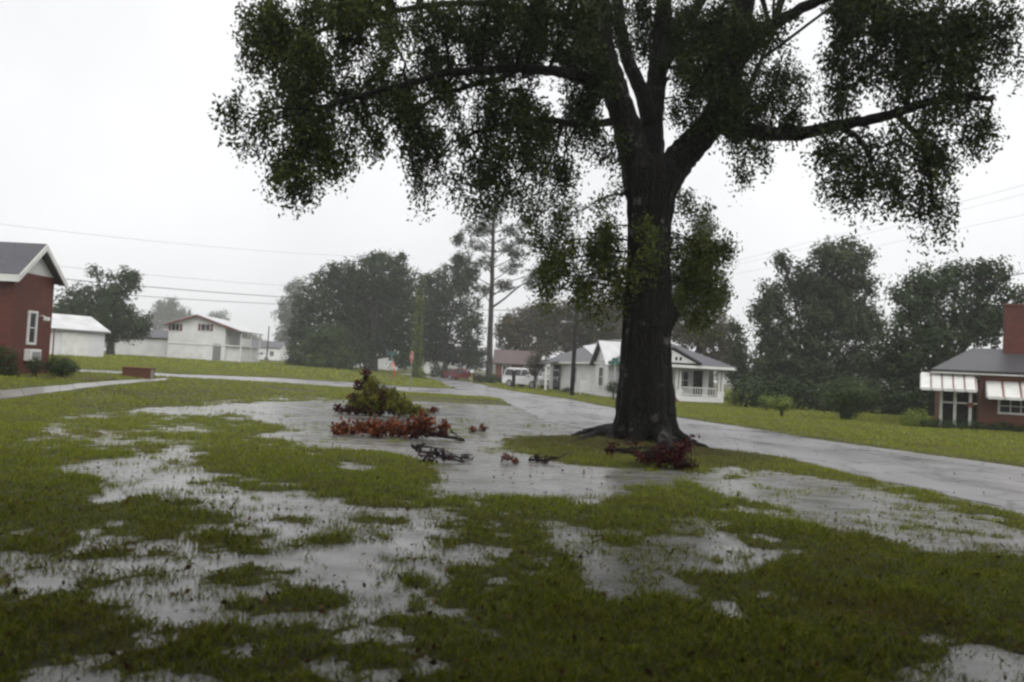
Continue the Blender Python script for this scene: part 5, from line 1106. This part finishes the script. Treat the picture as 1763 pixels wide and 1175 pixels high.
# ------------------------------------------------------------------ vehicles
def car(name, label, px, Y, rz, paint, kind):
    b = XY(px, Y); c = empty(name, b, rz, label, 'car')   # front towards +x
    if kind == 'suv': L_, Wc, prof_, zb = 4.7, 1.86, [(-2.32,.45),(-2.35,.95),(-2.2,1.15),(-2.05,1.7),(-1.85,1.82),(.2,1.84),(.55,1.76),(1.15,1.18),(2.15,1.02),(2.35,.8),(2.33,.45)], .35
    else: L_, Wc, prof_, zb = 4.6, 1.78, [(-2.28,.42),(-2.3,.85),(-2.1,.98),(-1.5,1.02),(-.95,1.4),(-.6,1.46),(.35,1.44),(.6,1.36),(1.15,.98),(2.1,.85),(2.3,.65),(2.28,.4)], .3
    half = Wc/2; beltz = 1.12 if kind == 'suv' else .95
    def w(z): return half if z <= beltz else half - (z-beltz)*.30
    lo = [(x, zb) for x in np.linspace(2.28, -2.28, 9)]
    ring = prof_ + lo; n_ = len(ring); v = []
    for s_ in (-1, -.9, .9, 1):
        for x, z in ring:
            k = 1 if abs(s_) == 1 else 1.0
            ins = 0.06 if abs(s_) == 1 else 0
            cx_, cz_ = 0, .9; v.append((x*(1-ins*.35), s_*w(z) if abs(s_) == 1 else (s_)*w(z), z-(ins*.5 if z > 1 else -ins*.3)))
    fs = [tuple(range(n_))[::-1]] + [tuple(range(3*n_, 4*n_))]
    for k in range(3):
        for i in range(n_): fs.append((k*n_+i, k*n_+(i+1) % n_, (k+1)*n_+(i+1) % n_, (k+1)*n_+i))
    mb = MB().add(v, fs); bo_ = mb.build('body', M[paint], c)
    # side windows follow the tumblehome
    zt = 1.68 if kind == 'suv' else 1.36
    spans = [(-1.95,-1.0),(-.92,-.08),(0,.75)] if kind == 'suv' else [(-.95,-.2),(-.12,.6)]
    for sd in (-1, 1):
        for x0, x1 in spans:
            last = x1 == spans[-1][1]; first = x0 == spans[0][0] and kind != 'suv'
            q = [(x0, sd*(w(beltz)+.006), beltz+.03), (x1+(.2 if last else 0), sd*(w(beltz)+.006), beltz+.03), (x1-(.12 if last else 0), sd*(w(zt)+.008), zt), (x0+(.3 if first else .03), sd*(w(zt)+.008), zt)]
            MB().slab(q if sd < 0 else q[::-1], .02).build('side_window', M['car_glass'], c)
        mbm = MB(); xm_ = spans[-1][1]+.12; mbm.box(xm_-.06, min(sd*half, sd*(half+.2)), beltz, xm_+.06, max(sd*half, sd*(half+.2)), beltz+.16, .02); mbm.build('mirror', M[paint], c)
        MB().box(2.2, sd*half*.86-.16, .68, 2.36, sd*half*.86+.1 if sd < 0 else sd*half*.86+.06, .86, .02).build('headlight', M['lamp'], c)
        MB().box(-2.37, sd*half*.86-.1, .85, -2.28, sd*half*.86+.1, 1.1, .015).build('tail_light', M['lamp_red'], c)
        for wx in (-1.38, 1.42):
            r_ = .38 if kind == 'suv' else .32; wh_ = MB(); ya_, yb_ = sd*(half-.2), sd*(half+.012)
            wh_.tube([(wx, ya_, r_-.02), (wx, ya_+sd*.02, r_-.02), (wx, yb_-sd*.03, r_-.02), (wx, yb_, r_-.02)], [r_*.9, r_, r_, r_*.92], 20); wl_ = wh_.build('wheel', M['tyre'], c)
            rm = MB(); rm.tube([(wx, yb_, r_-.02), (wx, yb_+sd*.012, r_-.02)], [r_*.62, r_*.58], 14); rm.build('rim', M['rim'], wl_)
    a_, d_ = (prof_[7], prof_[6]) if kind == 'suv' else (prof_[8], prof_[7]); wa, wd = w(a_[1])*.9, w(d_[1])*.88
    def nudge(x, y, z): return (x+.02, y, z+.02)
    MB().slab([nudge(a_[0]-.03, -wa, a_[1]+.03), nudge(a_[0]-.03, wa, a_[1]+.03), nudge(d_[0]+.03, wd, d_[1]-.03), nudge(d_[0]+.03, -wd, d_[1]-.03)], .02).build('windscreen', M['car_glass'], c)
    MB().box(2.25, -half*.92, .42, 2.42, half*.92, .62, .03).build('bumper', M[paint] if kind != 'suv' else M['trim'], c)
    MB().box(2.3, -half*.55, .66, 2.385, half*.55, .84, .01).build('grille', M['galv'], c)
    return c
car('parked_car', 'white parked sport utility vehicle on the verge left of the porch house', 908, 74, R(-42), 'car_white', 'suv')
car('parked_car', 'dark red parked car by the mailbox at the road bend', 798, 100, R(-25), 'car_red', 'sedan')
car('parked_car', 'far white car by the low shop beyond the field', 447, 178, R(10), 'car_white', 'suv')

# ------------------------------------------------------------------ unseen porch and wall added behind and over the camera, shading the near lawn
pz = MB(); pz.box(-9, -7, -.2, 9, -.9, 6.5); tag(pz.build('added_shade_wall', M['brick']), kind='structure')
pz = MB(); pz.box(-8, -.897, 2.95, 8, 2.3, 3.15); tag(pz.build('added_shade_roof', M['shingle']), kind='structure')
pz = MB(); pz.box(-8, -.897, -.1, 8, 1.2, .03); tag(pz.build('porch_floor', M['concrete']), kind='structure')  # floor of that added, unseen porch

# two unseen trees added beside that porch so their crowns shade the near lawn
for (tx, ty_, cx_, lab) in ((11.5, -3.0, 5.0, 'unseen broad tree added right of the porch to shade the near lawn'), (-12.0, -3.5, -5.5, 'unseen broad tree added left of the porch to shade the near lawn')):
    b = np.array((tx, ty_, 0.0)); t = empty('added_shade_tree', b, 0, lab, 'tree', 'unseen trees added for shade'); pp, tt = [], []; lm = MB()
    for i in range(72):
        c = np.array((cx_ + rng.uniform(-6.5, 6.5), rng.uniform(-5, 7.0), 0)); c[2] = max(7.2 + rng.uniform(0, 3), EYE + 0.56*max(c[1]+1.6, 0) + 2.6)
        p, q_, cc = clumps(c, (1.5, 1.5, .8), 12, 26, .6, .1); pp.append(p); tt.append(q_)
        e_ = c - b; limb_tube(lm, [(0, 0, 4.2), np.array((0, 0, 4.6))*.5+e_*.5+np.array((0, 0, .9)), e_], .12, .03, 5, 4)
    link('crown', leaf_mesh('crown', np.concatenate(pp), .34, M['oak_leaf'], .2, .55, np.concatenate(tt), b), t)
    lm.build('limb', M['bark_far'], t); mb = MB(); limb_tube(mb, [(0, 0, -.2), (.05, 0, 2), (0, .05, 4.4), (.1, 0, 8)], .5, .18, 12, 6, .02); mb.build('trunk', M['bark_far'], t)

# ------------------------------------------------------------------ rain haze
m = bpy.data.materials.new('rain_haze'); m.use_nodes = True; nt = m.node_tree; nt.nodes.remove(nt.nodes['Principled BSDF'])
pv = nt.nodes.new('ShaderNodeVolumePrincipled'); pv.inputs['Color'].default_value = (.97, .975, .98, 1); pv.inputs['Density'].default_value = 0.00095; pv.inputs['Anisotropy'].default_value = 0.2
nt.links.new(pv.outputs[0], nt.nodes['Material Output'].inputs['Volume'])
hz = MB().box(-640, -640, -1.3, 640, 660, 27).build('haze', m); tag(hz, 'pale rain haze hanging over the whole place', 'haze', kind='stuff')
